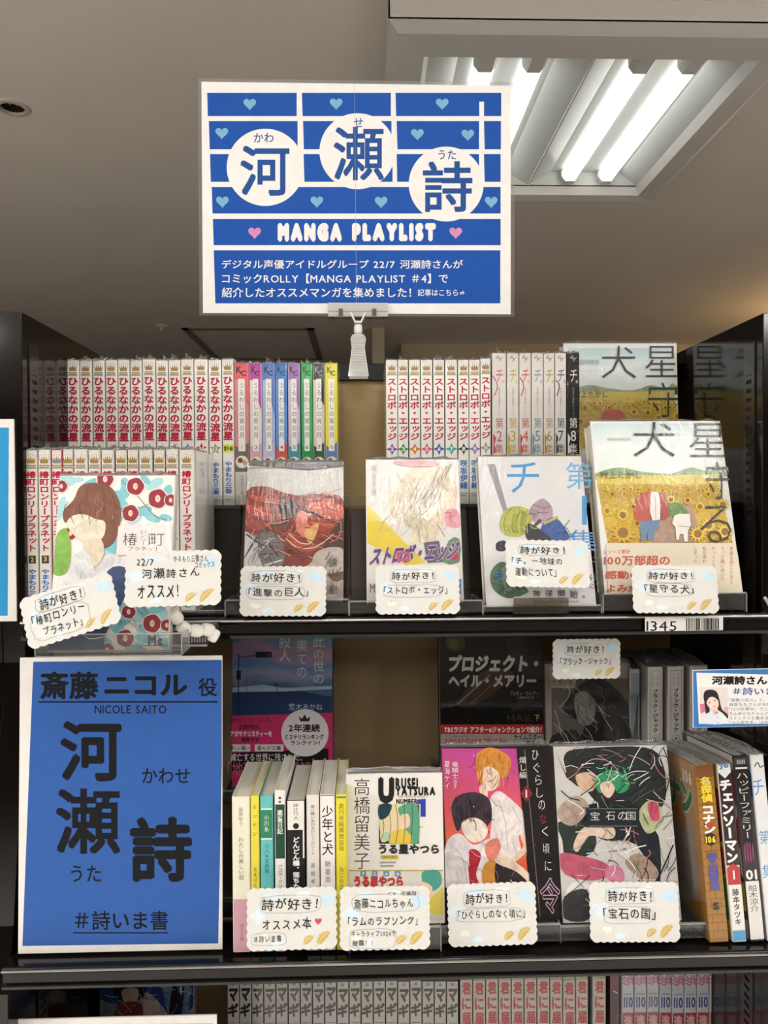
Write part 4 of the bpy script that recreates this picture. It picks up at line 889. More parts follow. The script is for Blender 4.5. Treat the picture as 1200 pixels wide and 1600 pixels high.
P.text('アンディ・ウィアー', (797, 1080, 841, 1087), '#a9a6a0', part='author'); P.text('小野田和子 訳', (808, 1088, 833, 1092), '#8a8780', part='author'); P.text('HAIL', (793, 1117, 832, 1127), '#2c2a22', part='title', bold=.02); P.text('下', (835, 1117, 843, 1126), '#a9a03f', part='volume_mark')
P.rect_(680, 1132, 860, 1147, '#a02c2e', part='paper_band'); P.rect_(680, 1147, 860, 1185, '#8f8a85', part='paper_band')
P.text('TBSラジオ アフター6ジャンクションで紹介！', (694, 1135, 846, 1145), '#ddd6d0', part='band_text', bold=.03); P.text('引き込まれ方は今まで読んだ本の', (695, 1153, 792, 1161), '#b02a34', part='band_text', bold=.03); P.text('こんなに面白い小説を読んだのはいつぶりだろう', (695, 1149, 770, 1152), '#3a3634', part='band_text'); P.text('ライムスター', (803, 1147, 846, 1156), '#2a2624', part='band_text', bold=.03); P.text('宇多丸', (822, 1157, 845, 1165), '#2a2624', part='band_text', bold=.03)
P.build()
t, P, w_, h_ = face('small wrapped pocket comic with a dark grey cover, under the dim handwritten card', 855, 990, 1234, 1037, .895, 4, d=.016, cover='#8f8b85', wrap=.5, name='pocket_comic')
P.full('#8c8378'); P.poly([(862, 1060), (985, 1060), (990, 1170), (862, 1170)], '#5c554c')
P.poly([(858, 1042), (905, 1042), (897, 1075), (862, 1075)], '#a59d90'); P.text('文庫全集', (862, 1062, 896, 1071), '#4a4640')
P.poly([(880, 1100), (905, 1070), (940, 1060), (975, 1090), (985, 1120), (982, 1170), (905, 1170), (915, 1130), (890, 1120)], '#201f20', smooth=3)
P.poly([(897, 1090), (915, 1080), (930, 1100), (925, 1130), (905, 1130)], '#7c7975', smooth=3); P.poly([(862, 1150), (900, 1140), (910, 1175), (862, 1175)], '#2c2b2c', smooth=2)
P.strokes((885, 1065, 980, 1160), 40, ['#0e0d0e', '#3a393a', '#6a6866'], 27, ln=(12, 30), ang=(.2, 1.6)); P.strokes((860, 1045, 940, 1165), 16, ['#cfcac2', '#a9a49c'], 28, ln=(20, 50), wd=(.3, .7), ang=(.7, 1.3)); P.line([(875, 1105), (890, 1085), (885, 1070)], 1, '#cfcac2', smooth=3); P.line([(865, 1130), (885, 1150), (890, 1170)], 1, '#b5b0a8', smooth=3)
P.build()

for n_, xl, xr, yt in (('2', 1012, 1036, 1042), ('4', 1043, 1069, 1041), ('5', 1078, 1106, 1040)):
    Y = .882; a = at(xl, 1228, Y); b = at(xr, 1228, Y); h = at(xl, yt, Y).z - rz
    t = book({'2': 'grey-white pocket comic spine with circled 2, left of the blue-edged photo sign', '4': 'grey-white pocket comic spine with circled 4, touching the blue-edged photo sign', '5': 'pocket comic spine with circled 5, mostly behind the blue-edged photo sign'}[n_], (a.x, Y, rz), b.x-a.x, h, .103, cover='#b9b4ac', wrap=.4, name='pocket_comic', group='numbered pocket comics', spike=n_ == '2')
    e = (b.x-a.x)/2
    def f(P):
        for q in (-1, 1): P.rect_(q*e*.62-.0002, h-5*mm, q*e*.62+.0002, h-118*mm, '#3f3c3a', part='frame_line')
        P.rect_(-e*.62, h-5*mm, e*.62, h-5.4*mm, '#3f3c3a', part='frame_line')
        P.text('手塚治虫', (-.0044, h-9*mm, -.0012, h-24*mm), '#8a8680', part='author', vert=True); P.text('文庫全集', (.001, h-9*mm, .0044, h-24*mm), '#8a8680', part='author', vert=True)
        P.text('ブラック・ジャック', (-.0033, h-27*mm, .0033, h-80*mm), '#1d1b1a', vert=True, bold=.03); P.line([(.0042*math.cos(u), h-88*mm+.0042*math.sin(u)) for u in [6.2832*i/18 for i in range(18)]], .0004, '#2a2726', part='volume_mark', closed=True); P.text(n_, (-.0015, h-86*mm, .0015, h-90.5*mm), '#1d1b1a', part='volume_mark', bold=.02)
    stamp(t, 'bj'+n_, e, f, wrap=.4)
t = book('pocket comic standing at an angle between the dark grey cover and the circled 2 spine', (at(990, 1228, .885).x, .90, rz), .013, .147, .10, cover='#8d9094', wrap=.5, name='pocket_comic', rot=(0, -6, 0))
stamp(t, 'bj0', .0065, lambda P: (P.rect_(-.0045, .02, .0045, .142, '#64707a', part='spine_band'), P.poly([(-.0045, .05), (.001, .09), (.0045, .12), (.0045, .03)], '#2c3238', part='spine_band')), wrap=.5)
# pocket paperbacks
Yb = .735; bz = ZL + .004
pb = [(364, 392, 1474, 1233, '#ded9c4', 'pale cream and pink paperback', 'わたしの美しい庭'), (393, 406.5, 1474, 1232, '#d9cd48', 'thin yellow paperback with yellow katakana title', 'キッチン'), (408, 428, 1474, 1233, '#63b3b4', 'turquoise paperback with green author block', 'ツバキ文具店'), (430.5, 447.5, 1474, 1224, '#dedad4', 'white paperback with dark green title block, tallest of the row', '悪童日記'),
      (449.5, 478, 1474, 1240, '#1d1b1b', 'black paperback with white top', 'どんどん橋、落ちた'), (480, 500, 1474, 1232, '#d6d0c8', 'light grey paperback with small grey title', '風に舞いあがるビニールシート'), (501.5, 524.5, 1474, 1232, '#e2dcda', 'white paperback with bold brushed black title', '少年と犬'), (526, 543, 1474, 1232, '#d9cb3a', 'yellow paperback beside the white bold-lettered face-out comic', '高円寺純情商店街')]
for i, (xl, xr, yb, yt, cc, lb, ti) in enumerate(pb):
    a = at(xl, 1474, Yb); b = at(xr, 1474, Yb); h = at(450, yt, Yb).z - at(450, 1474, Yb).z + .001; wd = b.x - a.x; e = wd/2 - .0008
    t = book(lb + ' on the lower shelf', (a.x, Yb, bz), wd, h, .104, cover=cc, wrap=.0, tuft=False, name='paperback', group='pocket paperbacks on the lower shelf')
    z = lambda y: h - (y - yt) / (1474 - yt) * h
    def f(P):
        if i == 0:
            P.rect_(-e, z(1392), e, .0005, '#c99aa6', part='spine_band'); P.text('凪良ゆう', (-.0023, z(1250), .0023, z(1278)), '#4a443c', part='author', vert=True); P.text(ti, (-.0026, z(1296), .0026, z(1362)), '#5a544a', vert=True); P.text('ポプラ文庫', (-.0018, z(1430), .0018, z(1456)), '#6a4048', part='publisher', vert=True)
        if i == 1: P.text(ti, (-.002, z(1247), .002, z(1294)), '#5f5828', vert=True, gap=.8); P.text('吉本ばなな', (-.0018, z(1343), .0018, z(1382)), '#5f5828', part='author', vert=True)
        if i == 2:
            P.rect_(-e, z(1252), e, z(1299), '#2f7f55', part='spine_band'); P.rect_(-e, z(1252), e, z(1254), '#dfe8e0', part='spine_band'); P.rect_(-e, z(1298), e, z(1300), '#dfe8e0', part='spine_band'); P.text('小川糸', (-.0023, z(1262), .0023, z(1288)), '#e2e8e0', part='author', vert=True); P.text(ti, (-.0023, z(1308), .0023, z(1352)), '#28484a', vert=True); P.rect_(-e, z(1392), e, z(1440), '#5f9fb8', part='spine_band')
        if i == 3:
            P.rect_(-e, z(1246), e, z(1330), '#1f4634', part='spine_band'); P.text(ti, (-.0028, z(1255), .0028, z(1292)), '#dfe2da', vert=True, bold=.02); P.text('アゴタ・クリストフ', (-.0024, z(1340), .0024, z(1392)), '#2c2a28', part='author', vert=True)
            P.disc(0, z(1236), .0014, '#55524c', part='publisher'); P.disc(0, z(1242), .0012, '#55524c', part='publisher')
        if i == 4:
            P.rect_(-e, h-.0005, e, z(1286), '#dcd8d2', part='spine_band'); P.text('綾辻行人', (-.0026, z(1245), .0026, z(1270)), '#24211f', part='author', vert=True); P.disc(0, z(1280), .003, '#24211f', part='publisher'); P.text(ti, (-.0035, z(1297), .0035, z(1378)), '#e8e6e0', vert=True, bold=.03)
            P.rect_(e-.0016, h-.001, e, z(1330), '#d8d4ce', part='spine_band')
        if i == 5: P.text(ti, (-.0022, z(1248), .0022, z(1325)), '#4c4844', vert=True); P.text('森絵都', (-.002, z(1338), .002, z(1370)), '#4c4844', part='author', vert=True, gap=.6)
        if i == 6:
            P.rect_(-e, h-.0005, e, z(1234), '#2b2a3a', part='spine_band'); P.text(ti, (-.0056, z(1249), .0056, z(1326)), '#151313', vert=True, bold=.01); P.text('馳星周', (-.0027, z(1335), .0027, z(1369)), '#4a4644', part='author', vert=True, gap=.2); P.disc(0, z(1382), .0065, '#a02c58', part='badge', ry=.0045); P.text('2025', (-.004, z(1379), .004, z(1385)), '#f0e0e4', part='badge', bold=.03)
        if i == 7: P.text(ti, (-.0026, z(1246), .0026, z(1320)), '#4f4a20', vert=True); P.text('ねじめ正一', (-.0022, z(1345), .0022, z(1385)), '#4f4a20', part='author', vert=True); P.rect_(-e, h-.002, e, h-.004, '#5a8a58', part='spine_band')
    stamp(t, 'pb%d' % i, wd/2, f, wrap=0)
# white face-out comic with bold latin title
t, P, w_, h_ = face('wrapped white comic with bold black latin title and square picture, lower shelf', 541, 696, 1444, 1208, .742, 9, d=.02, cover='#e3dfda', wrap=.35)
P.full('#dfdbd6')
P.text('高橋留美子', (553, 1216, 578, 1358), '#2b2827', part='author', vert=True, bold=-.004)
P.strokes((593, 1259, 652, 1316), 40, ['#16302c', '#e8dcb8', '#2f6a54', '#c9a040', '#8f3a34'], 26, ln=(6, 16), wd=(.4, .9), part='picture')
P.text('U', (591, 1214, 616, 1256), '#1a1818', bold=.07); P.text('RUSEI', (618, 1215, 653, 1233), '#1a1818', bold=.06); P.text('YATSURA', (618, 1229, 680, 1243), '#1a1818', bold=.06); P.text('NUMBER', (619, 1248, 652, 1256), '#1a1818', bold=.04); P.poly([(652, 1249), (665, 1248), (665, 1276), (657, 1276), (657, 1256), (652, 1256)], '#2c3f9a', part='volume_mark')
P.text('THE PERSON SELECT', (621, 1243, 668, 1246), '#8a5a5a')
P.rect_(592, 1257, 655, 1318, '#2c4038', part='picture'); P.poly([(595, 1262), (635, 1258), (640, 1290), (600, 1316), (594, 1300)], '#d9c9a0', part='picture', smooth=3); P.poly([(622, 1262), (652, 1258), (654, 1316), (636, 1312), (630, 1285)], '#5a9a7a', part='picture', smooth=3); P.poly([(592, 1258), (612, 1257), (606, 1275), (593, 1280)], '#1f3a4a', part='picture', smooth=3); P.poly([(612, 1300), (634, 1296), (644, 1317), (608, 1317)], '#d8b848', part='picture', smooth=2); P.poly([(625, 1275), (638, 1272), (640, 1290), (628, 1294)], '#e2c4a8', part='picture', smooth=3); P.disc(604, 1306, 7, '#a8c4a8', part='picture')
for k in range(5): P.line([(592+k*13, 1257), (600+k*11, 1290), (594+k*12, 1318)], .8, '#22302c', part='picture', smooth=3)
P.text('うる星やつら', (592, 1319, 686, 1334), '#1a1818', bold=.045); P.rect_(595, 1336, 622, 1342, '#c9b83a', part='subtitle'); P.text('CONTENTS', (597, 1337, 620, 1341), '#2a2824', part='subtitle', bold=.02); P.rect_(594, 1346, 618, 1348.5, '#9a9692', part='subtitle'); P.rect_(594, 1351.5, 615, 1354, '#9a9692', part='subtitle')
P.rect_(545, 1359, 692, 1437, '#cdc8c0', part='paper_band'); P.rect_(545, 1359, 692, 1361, '#a89a3a', part='paper_band'); P.text('うる星やつら', (553, 1368, 630, 1386), '#b03038', part='band_text', bold=.07); 
for k in range(4): P.rect_(563+k*18, 1361, 572+k*18, 1369, '#5a82b0', part='band_text'); P.text('アニメ化'[k], (565+k*18, 1363, 570+k*18, 1367.5), '#e0e4ea', part='band_text', bold=.03)
P.poly([(660, 1362), (685, 1360), (690, 1380), (676, 1392), (662, 1382)], '#3f9080', part='paper_band', smooth=3); P.poly([(655, 1378), (675, 1385), (672, 1410), (655, 1402)], '#e0bfa0', part='paper_band', smooth=3); P.poly([(668, 1408), (692, 1385), (692, 1430), (672, 1428)], '#d0c048', part='paper_band'); P.rect_(545, 1400, 660, 1437, '#d8d4cc', part='paper_band')
P.build()
# magenta-orange cover
ho = grad('sunset_ink', [(0, '#c2452a'), (.35, '#d8603c'), (.6, '#cf4f5a'), (1, '#b03a86')], z0=0.02, z1=.17, noise=.2, nscale=16, wrap=.35)
t, P, w_, h_ = face('wrapped comic with magenta and orange cover and black title band, lower shelf', 697, 876, 1440, 1166, .752, 13, d=.018, cover='#2a2324', wrap=.35)
def c8(*p): return K(660, 970, 2.857, p)
P.full('#1c1718'); P.poly(c8((85, 570), (420, 570), (475, 1180), (480, 1330), (120, 1330)), ho)
for q, c in ((((240, 610), (260, 580), (300, 565), (350, 580), (395, 620), (380, 690), (350, 700), (345, 740), (300, 720), (250, 720)), '#c98438'), (((270, 670), (300, 650), (340, 680), (335, 740), (300, 760), (275, 740)), '#e6c6b4'), (((255, 740), (285, 730), (290, 790), (262, 780)), '#e2bfae'), (((300, 800), (340, 760), (400, 800), (480, 880), (500, 900), (460, 965), (430, 960), (440, 1040), (400, 1080), (330, 1090), (300, 1000), (310, 880)), '#d9cfcd'), (((440, 960), (490, 900), (515, 980), (490, 1010), (410, 1080), (390, 1065), (450, 1010)), '#e2bfa8'),
             (((130, 830), (160, 780), (240, 765), (300, 800), (310, 880), (290, 920), (300, 950), (240, 880), (190, 890), (160, 940), (140, 900)), '#3a2f3a'), (((175, 900), (240, 880), (290, 920), (280, 970), (230, 990), (190, 960)), '#ecd2c4'), (((120, 970), (170, 950), (230, 1000), (310, 970), (340, 1040), (300, 1090), (290, 1180), (120, 1200), (98, 1130), (98, 1030)), '#dcd3d4'), (((205, 1040), (235, 1020), (262, 1050), (240, 1130), (255, 1180), (215, 1190)), '#a82434'), (((270, 1100), (330, 1060), (345, 1180), (275, 1190)), '#c98a34'), (((330, 1070), (400, 1090), (470, 1150), (480, 1200), (340, 1200)), '#2c2426'), (((310, 1020), (380, 1050), (480, 1130), (540, 1190), (500, 1190), (420, 1120), (330, 1080)), '#e6c8b4'), (((280, 1000), (330, 970), (350, 1010), (320, 1070), (290, 1060)), '#d07a68')): P.poly(c8(*q), c, smooth=4)
for q, c, wd in ((((150, 800), (180, 850), (170, 920)), '#241c24', 1.2), (((200, 780), (220, 840), (215, 900)), '#241c24', 1.2), (((250, 780), (275, 850), (285, 910)), '#241c24', 1.2), (((270, 600), (300, 640), (310, 700)), '#a8682a', 1), (((340, 590), (360, 640), (350, 700)), '#a8682a', 1), (((340, 800), (370, 900), (380, 1020)), '#b0a2a4', 1), (((130, 1000), (180, 1060), (200, 1180)), '#b0a4a8', 1), (((400, 830), (440, 900)), '#b0a2a4', 1)): P.line(c8(*q), wd, c, smooth=4)
P.strokes((742, 1175, 795, 1220), 34, ['#8a5520', '#e0a858', '#f0c888', '#6a3c18'], 21, ang=(.8, 2.2), ln=(10, 24), wd=(.4, .8)); P.strokes((708, 1240, 768, 1280), 34, ['#17121a', '#5a4a58', '#2a2028'], 22, ang=(.9, 2.2), ln=(12, 26), wd=(.4, 1)); P.strokes((700, 1300, 830, 1380), 34, ['#b0a2a4', '#f4eeee', '#9a8a90', '#c9b8ba'], 23, ang=(.5, 1.8), ln=(10, 30), wd=(.4, .9))
P.poly(c8((420, 570), (530, 570), (640, 1330), (500, 1330), (480, 1180)), '#1a1617', part='title_band'); P.line(c8((455, 575), (525, 1320)), .8, '#8a7f7c', part='title_band')
P.text('竜騎士07', (706, 1190, 716, 1232), '#e8d8da', part='author', vert=True); P.text('夏海ケイ', (694, 1189, 703, 1232), '#e8d8da', part='author', vert=True)
for ch, x, y in zip('ひぐらしのなく頃に', (836, 838, 841, 843, 846, 848, 851, 853, 856), (1172, 1192, 1211, 1231, 1250, 1272, 1291, 1318, 1345)): P.text(ch, (x-5, y, x+5, y+15), '#e0dad6' if ch != 'な' else '#9a3a30', bold=-.01)
P.text('令', (844, 1372, 874, 1426), '#2c2028', outline=('#c9a9c0', .025)); P.text('熾し編', (811, 1182, 822, 1216), '#d8cfcb', vert=True); P.poly([(822, 1226), (832, 1240), (822, 1253), (813, 1240)], '#7a2630', part='volume_mark'); P.text('1', (819, 1234, 825, 1246), '#e8e0dc', part='volume_mark', bold=.02)
for y_ in (1180, 1260): P.disc(740, y_, .9, '#f0e4dc', n=6); P.disc(836, y_+60, .8, '#8a5a50', n=6)
P.build()
# glossy dark-and-white cover
t, P, w_, h_ = face('wrapped comic with swirling black, white and green cover, right part of the lower shelf', 880, 1066, 1440, 1165, .752, 13, d=.024, cover='#cfccc8', wrap=.45)
def c9(*p): return K(840, 970, 2.857, p)
P.full('#c2bfbc')
for q, c in ((((120, 600), (200, 570), (480, 565), (560, 640), (570, 800), (500, 860), (380, 800), (280, 820), (200, 740), (130, 700)), '#262a2c'), (((230, 820), (440, 810), (460, 900), (540, 960), (540, 1180), (440, 1000), (300, 980), (180, 900)), '#1d2228'), (((90, 900), (200, 900), (260, 960), (240, 1040), (130, 1060), (110, 980)), '#2a3430'), (((255, 720), (280, 680), (340, 665), (400, 700), (405, 750), (360, 770), (330, 730), (280, 770)), '#2f8a5c'), (((280, 730), (320, 715), (345, 750), (320, 790), (290, 770)), '#d6b8a6'), (((120, 620), (180, 660), (250, 700), (240, 760), (180, 740), (130, 690)), '#3a322c'), (((170, 690), (250, 680), (255, 750), (200, 760)), '#c9a890'), (((90, 840), (170, 780), (230, 830), (170, 910), (110, 900)), '#a89486'), (((210, 920), (330, 920), (345, 960), (310, 975), (230, 960), (180, 1030), (160, 1000)), '#d0b8a6'), (((100, 1040), (200, 1050), (300, 1080), (330, 1130), (240, 1160), (120, 1130)), '#b5566c'), (((300, 1110), (350, 1090), (385, 1120), (380, 1170), (320, 1160)), '#c97a94'), (((390, 1070), (460, 1040), (540, 1120), (500, 1170), (430, 1130)), '#a08a78'), (((450, 860), (500, 800), (550, 830), (560, 900), (490, 950)), '#a9b088'), (((490, 820), (530, 810), (545, 880), (510, 890)), '#c04a68'), (((130, 1200), (180, 1160), (230, 1180), (220, 1280), (120, 1310)), '#d8d6d2'), (((120, 1230), (220, 1200), (230, 1330), (120, 1330)), '#3a3c40')): P.poly(c9(*q), c, smooth=4)
rg = random.Random(12)
for k in range(34):
    x, y = rg.uniform(90, 560), rg.uniform(580, 1280); a = rg.uniform(-1.5, 1.5); l = rg.uniform(30, 110)
    P.line(c9((x, y), (x+l*.5, y+l*.5*math.sin(a)), (x+l*.8, y+l*math.sin(a)), (x+l*.6, y+l*1.3*math.sin(a))), rg.uniform(.7, 1.8), rg.choice(['#17191b', '#17191b', '#d9d6d2', '#e4e2de', '#3d7a60', '#a86a74', '#8f7f70']), smooth=4)
P.line(c9((560, 565), (585, 640), (580, 740), (540, 830)), 1.6, '#1d1d1f', smooth=4); P.line(c9((530, 1170), (605, 1000)), 2.2, '#1d1d1f'); P.line(c9((250, 820), (420, 770), (560, 680)), 1.2, '#1a1b1c', smooth=3); P.line(c9((60, 560), (130, 700)), .9, '#3a3a3c')
P.strokes((872, 1170, 1045, 1420), 120, ['#17191b', '#0e1012', '#d9d6d2', '#f0eee8', '#2c5a48', '#a86a74', '#8f7f70', '#4a5458', '#c9a898'], 24, ln=(10, 44), wd=(.4, 1.5)); P.strokes((925, 1195, 985, 1225), 24, ['#1f6a44', '#4fae7c', '#8fd0aa'], 25, ln=(8, 20)); P.poly([(915, 1262), (998, 1262), (998, 1292), (915, 1292)], '#1d2228')
for ch, x in zip('宝石の国', (922, 946, 965, 978)): P.text(ch, (x, 1268, x+14, 1281), '#d6d3cc', bold=-.008)
P.text('市川春子', (946, 1312, 979, 1319), '#c9c5bd', part='author'); P.rect_(918, 1263, 995, 1263.6, '#8f9590', part='title'); P.rect_(918, 1290, 995, 1290.6, '#8f9590', part='title')
P.build()
# right-hand group of spines leaning back
fb_ = [('Y', 1109, 1140, 1486, '#8a6326', 'brown and orange brick-patterned comic spine beside its green-lettered front', .176), ('C', 1145, 1168, 1481, '#c9c3bc', 'black-and-white comic spine with red volume badge', .176), ('H', 1172, 1196, 1492, '#191819', 'black comic spine with brushed white title and number 01', .185), ('W', 1200, 1222, 1492, '#d9d9da', 'white comic spine with blue brushed lettering at the right frame edge', .185)]
brick = None
for i, (k_, xl, xr, yb, cc, lb, hh) in enumerate(fb_):
    Y = .735; a = at(xl, yb, Y); b = at(xr, yb, Y); wd = b.x - a.x - .0004; e = wd/2 - .0008
    t = book(lb, (a.x, Y, ZL+.003), wd, hh, .113 if i < 2 else .125, cover=cc, wrap=.35, rot=(7, 0, -2.2), group='leaning comics at the right end of the lower shelf')
    def z(y): return hh * (yb - y) / (yb - (1205 if i < 2 else 1196))
    def f(P):
        if k_ == 'Y':
            P.rect_(-e, .001, e, hh-.001, '#9a6c2a', part='spine_band')
            for r_ in range(22):
                zz = .003 + r_*.0078
                P.rect_(-e, zz, e, zz+.0005, '#6a4418', part='brick_print')
                for c_ in (-.5, .5, 0): 
                    if (r_ % 2) == (c_ == 0): P.rect_(c_*e*1.1-.0002, zz, c_*e*1.1+.0003, zz+.0078, '#6a4418', part='brick_print')
            P.poly([(-e, hh-.001), (e, hh-.001), (e, hh-.012), (0, hh-.016), (-e, hh-.012)], '#7a4a2a', part='spine_band'); P.disc(0, hh-.018, .004, '#8a9aa8', part='spine_emblem'); P.disc(0, hh-.0155, .0022, '#b04038', part='spine_emblem')
            P.text('名探偵', (-.0062, z(1225), .0062, z(1266)), '#e0c838', vert=True, bold=.045); P.text('コナン', (-.0062, z(1272), .0062, z(1316)), '#e8e4dc', vert=True, bold=.06); P.disc(.0, z(1303), .0032, '#b83a2a', part='title'); P.disc(0, z(1325), .0062, '#2a1d12', part='volume_mark'); P.text('106', (-.0052, z(1320), .0052, z(1331)), '#e0d038', part='volume_mark', bold=.05)
            P.text('青山剛昌', (-.0048, z(1346), .0048, z(1405)), '#4a4a98', part='author', vert=True, bold=.06); P.text('S', (-.004, z(1424), .003, z(1436)), '#2a2420', part='publisher', bold=.05)
        if k_ == 'C':
            P.rect_(-e, hh-.002, e, z(1222), '#d6d8da', part='spine_band'); P.poly([(-e, z(1219)), (e, z(1219)), (e, z(1364)), (-e, z(1364))], '#2a1c1e', part='spine_band'); P.poly([(-e, z(1218)), (e, z(1218)), (0, z(1228))], '#d6d8da', part='spine_band'); P.text('Jo', (-.0048, z(1203), .0048, z(1214)), '#3f82b8', part='publisher', bold=.05)
            P.text('チェンソーマン', (-.0062, z(1230), .0062, z(1360)), '#e8e4e0', vert=True, bold=.05); P.rect_(-e, z(1368), e, z(1394), '#b02c28', part='volume_mark'); P.poly([(-e, z(1368)), (e, z(1368)), (0, z(1361))], '#b02c28', part='volume_mark'); P.text('1', (-.0022, z(1372), .0022, z(1386)), '#f0e8e4', part='volume_mark', bold=.03)
            P.rect_(-e, z(1394), e, z(1463), '#dcd8d2', part='spine_band'); P.text('藤本タツキ', (-.0036, z(1400), .0036, z(1456)), '#26221f', part='author', vert=True, bold=.02); P.rect_(-e, z(1464), e, .001, '#3f98c8', part='spine_band')
        if k_ == 'H':
            P.rect_(-e, hh-.003, e, z(1212), '#3a3838', part='spine_band'); [P.rect_(q*.0018-.0005, z(1204), q*.0018+.0005, z(1211), '#b0acaa', part='publisher') for q in (-2, -1, 0, 1, 2)]; P.rect_(-e*.9, z(1216), e*.9, z(1219), '#d8d4d0', part='publisher')
            P.text('ハッピーファミリー', (-.0058, z(1226), .0062, z(1330)), '#dedad6', vert=True, bold=-.006); [P.poly([(q*.0014-.001, z(1336+abs(q)*3)), (q*.0014+.0006, z(1335)), (q*.0014+.0002, z(1371)), (q*.0014-.0012, z(1368-abs(q)*2))], '#8a3a6a', part='cover_art') for q in (-3, -1, 1, 3)]; P.text('01', (-.0058, z(1380), .0058, z(1396)), '#dedad6', part='volume_mark', bold=.03)
            P.rect_(-e, z(1398), e, .002, '#d6d2ce', part='spine_band'); P.text('船木涼介', (-.0046, z(1404), .0046, z(1446)), '#2c2a28', part='author', vert=True)
        if k_ == 'W':
            P.line([(-.004, hh-12*mm), (0, hh-8*mm), (.002, hh-13*mm), (.006, hh-11*mm)], .0012, '#4a4846', part='publisher_mark', smooth=4); P.text('チ', (-.008, z(1236), .004, z(1262)), '#5a92c8'); P.text('第', (-.006, z(1318), .006, z(1340)), '#5a92c8', part='volume_mark'); P.text('集', (-.006, z(1372), .006, z(1394)), '#5a92c8', part='volume_mark')
    stamp(t, 'fb%d' % i, wd/2, f, wrap=.35)
    # print on the visible left side (front board) of the book
    def side(ops, nm='front_art'):
        mb = MB(); j = 0
        for pts, c in ops:
            j += 1; q = clip(pts, .002, .112, .001, hh-.001)
            if len(q) > 2: mb.add([(-.00005 - j*.00001, u, v) for u, v in q], [tuple(range(len(q)))], pm(c, .4, .35))
        mb.build(nm, t, fix=False)
    if k_ == 'Y':
        o = [([(.0, 0), (.113, 0), (.113, .18), (0, .18)], '#a07a54'), (crom([(.05, .0), (.113, .0), (.113, .11), (.09, .12), (.07, .06)], 3), '#26302f'), (crom([(.02, .03), (.07, .02), (.075, .09), (.05, .12), (.02, .11)], 3), '#8d857c'), (crom([(.035, .10), (.07, .10), (.07, .122), (.04, .125)], 4), '#b0764a'), ([(.0, .0), (.05, .0), (.06, .018), (0, .04)], '#8a6430')]
        side(o)
        mb = MB(); V, F = layout('コナン', bold=.06); Zq = ZL_[0]; lo = V.min(0); hi = V.max(0); u = (V-lo)/(hi-lo); V2, F2 = layout('コナン', bold=.11); Zr = ZL_[0]; u2 = (V2-lo)/(hi-lo)
        mb.add([(-.0003-z_, .100-a_*.088, .118+b_*.036) for (a_, b_), z_ in zip(u2, Zr)], F2, pm('#9fb09a', .4, .35)); mb.add([(-.00032-z_, .100-a_*.088, .118+b_*.036) for (a_, b_), z_ in zip(u, Zq)], F, pm('#3f6a48', .4, .35)); mb.build('front_title', t, fix=False)
        for tx, y0, y1, z0, z1, c in (('106', .03, .008, .152, .166, '#c9c0b4'), ('名探偵', .106, .075, .156, .170, '#b0a03a')):
            V, F = layout(tx, bold=.03); lo = V.min(0); hi = V.max(0); u = (V-lo)/(hi-lo); MB().add([(-.0007-z_, y0+a_*(y1-y0), z0+b_*(z1-z0)) for (a_, b_), z_ in zip(u, ZL_[0])], F, pm(c, .4, .35)).build('front_number', t, fix=False)
    elif k_ == 'C': side([([(.0, 0), (.113, 0), (.113, .18), (0, .18)], '#c2b04a'), (crom([(0, .1), (.05, .09), (.06, .14), (0, .15)], 3), '#8a2c24'), (crom([(0, .02), (.04, .03), (.05, .06), (0, .06)], 3), '#4a8a4a'), (crom([(.0, .065), (.06, .06), (.05, .09), (0, .09)], 3), '#a84030')])
    elif k_ == 'H': side([([(.0, 0), (.113, 0), (.113, .19), (0, .19)], '#b8b0ac'), (crom([(0, .13), (.012, .15), (.005, .17), (.0, .16)], 3), '#9a3a50'), (crom([(0, .02), (.04, .03), (.05, .07), (0, .06)], 3), '#2a2626'), (crom([(0, .03), (.02, .03), (.03, .055), (0, .055)], 3), '#b0a83a'), (crom([(0, .09), (.01, .10), (.005, .12), (0, .12)], 3), '#a03a50')])
    else: side([([(.0, 0), (.113, 0), (.113, .19), (0, .19)], '#d4d4d6'), (crom([(0, .14), (.02, .15), (.01, .17), (.0, .16)], 3), '#5a86b8')])
for a_, b_, lb, yf_, fl_ in ((690, 875, 'clear acrylic stand holding the magenta and orange cover', .742, 1.0132), (877, 1106, 'clear acrylic stand holding the swirling dark and white cover', .742, 1.0106), (547, 688, 'clear acrylic stand under the white bold-lettered comic', .733, 1.0187)):
    rack(at(a_, 1460, yf_).x, at(b_, 1460, yf_).x, lb, yf=yf_, z=ZL+.0015, up=None, yb=.87, floor=fl_)
# books on the shelf below
ZM = None
def low_row(xl, xr, n, yt, lbs, grp, cc, Y=.9, fn=None, key='', names=None):
    for i in range(n):
        x0 = xl + (xr-xl)*i/n; x1 = xl + (xr-xl)*(i+1)/n - .8; a = at(x0, 1560, Y); b = at(x1, 1560, Y); zt = at((x0+x1)/2, yt + rnd.uniform(-1, 1), Y).z; h = zt - ZB0
        t = book(lbs(i), (a.x, Y, ZB0+.0005), b.x-a.x, h-.0005, .112, cover=cc, wrap=.2, group=grp, tuft=False)
        stamp(t, (key, round(h, 3)), (b.x-a.x)/2, lambda P: fn(P, h, (b.x-a.x)/2-.0008), wrap=.2)
        stamp(t, (key+'v', i), (b.x-a.x)/2, lambda P: P.rect_(-.005, h-.052, .005, h-.053, ['#b05a4a', '#5a7a9a', '#8a9a4a', '#a86a9a', '#4a6a5a'][i % 5], part='volume_mark'), wrap=.2)
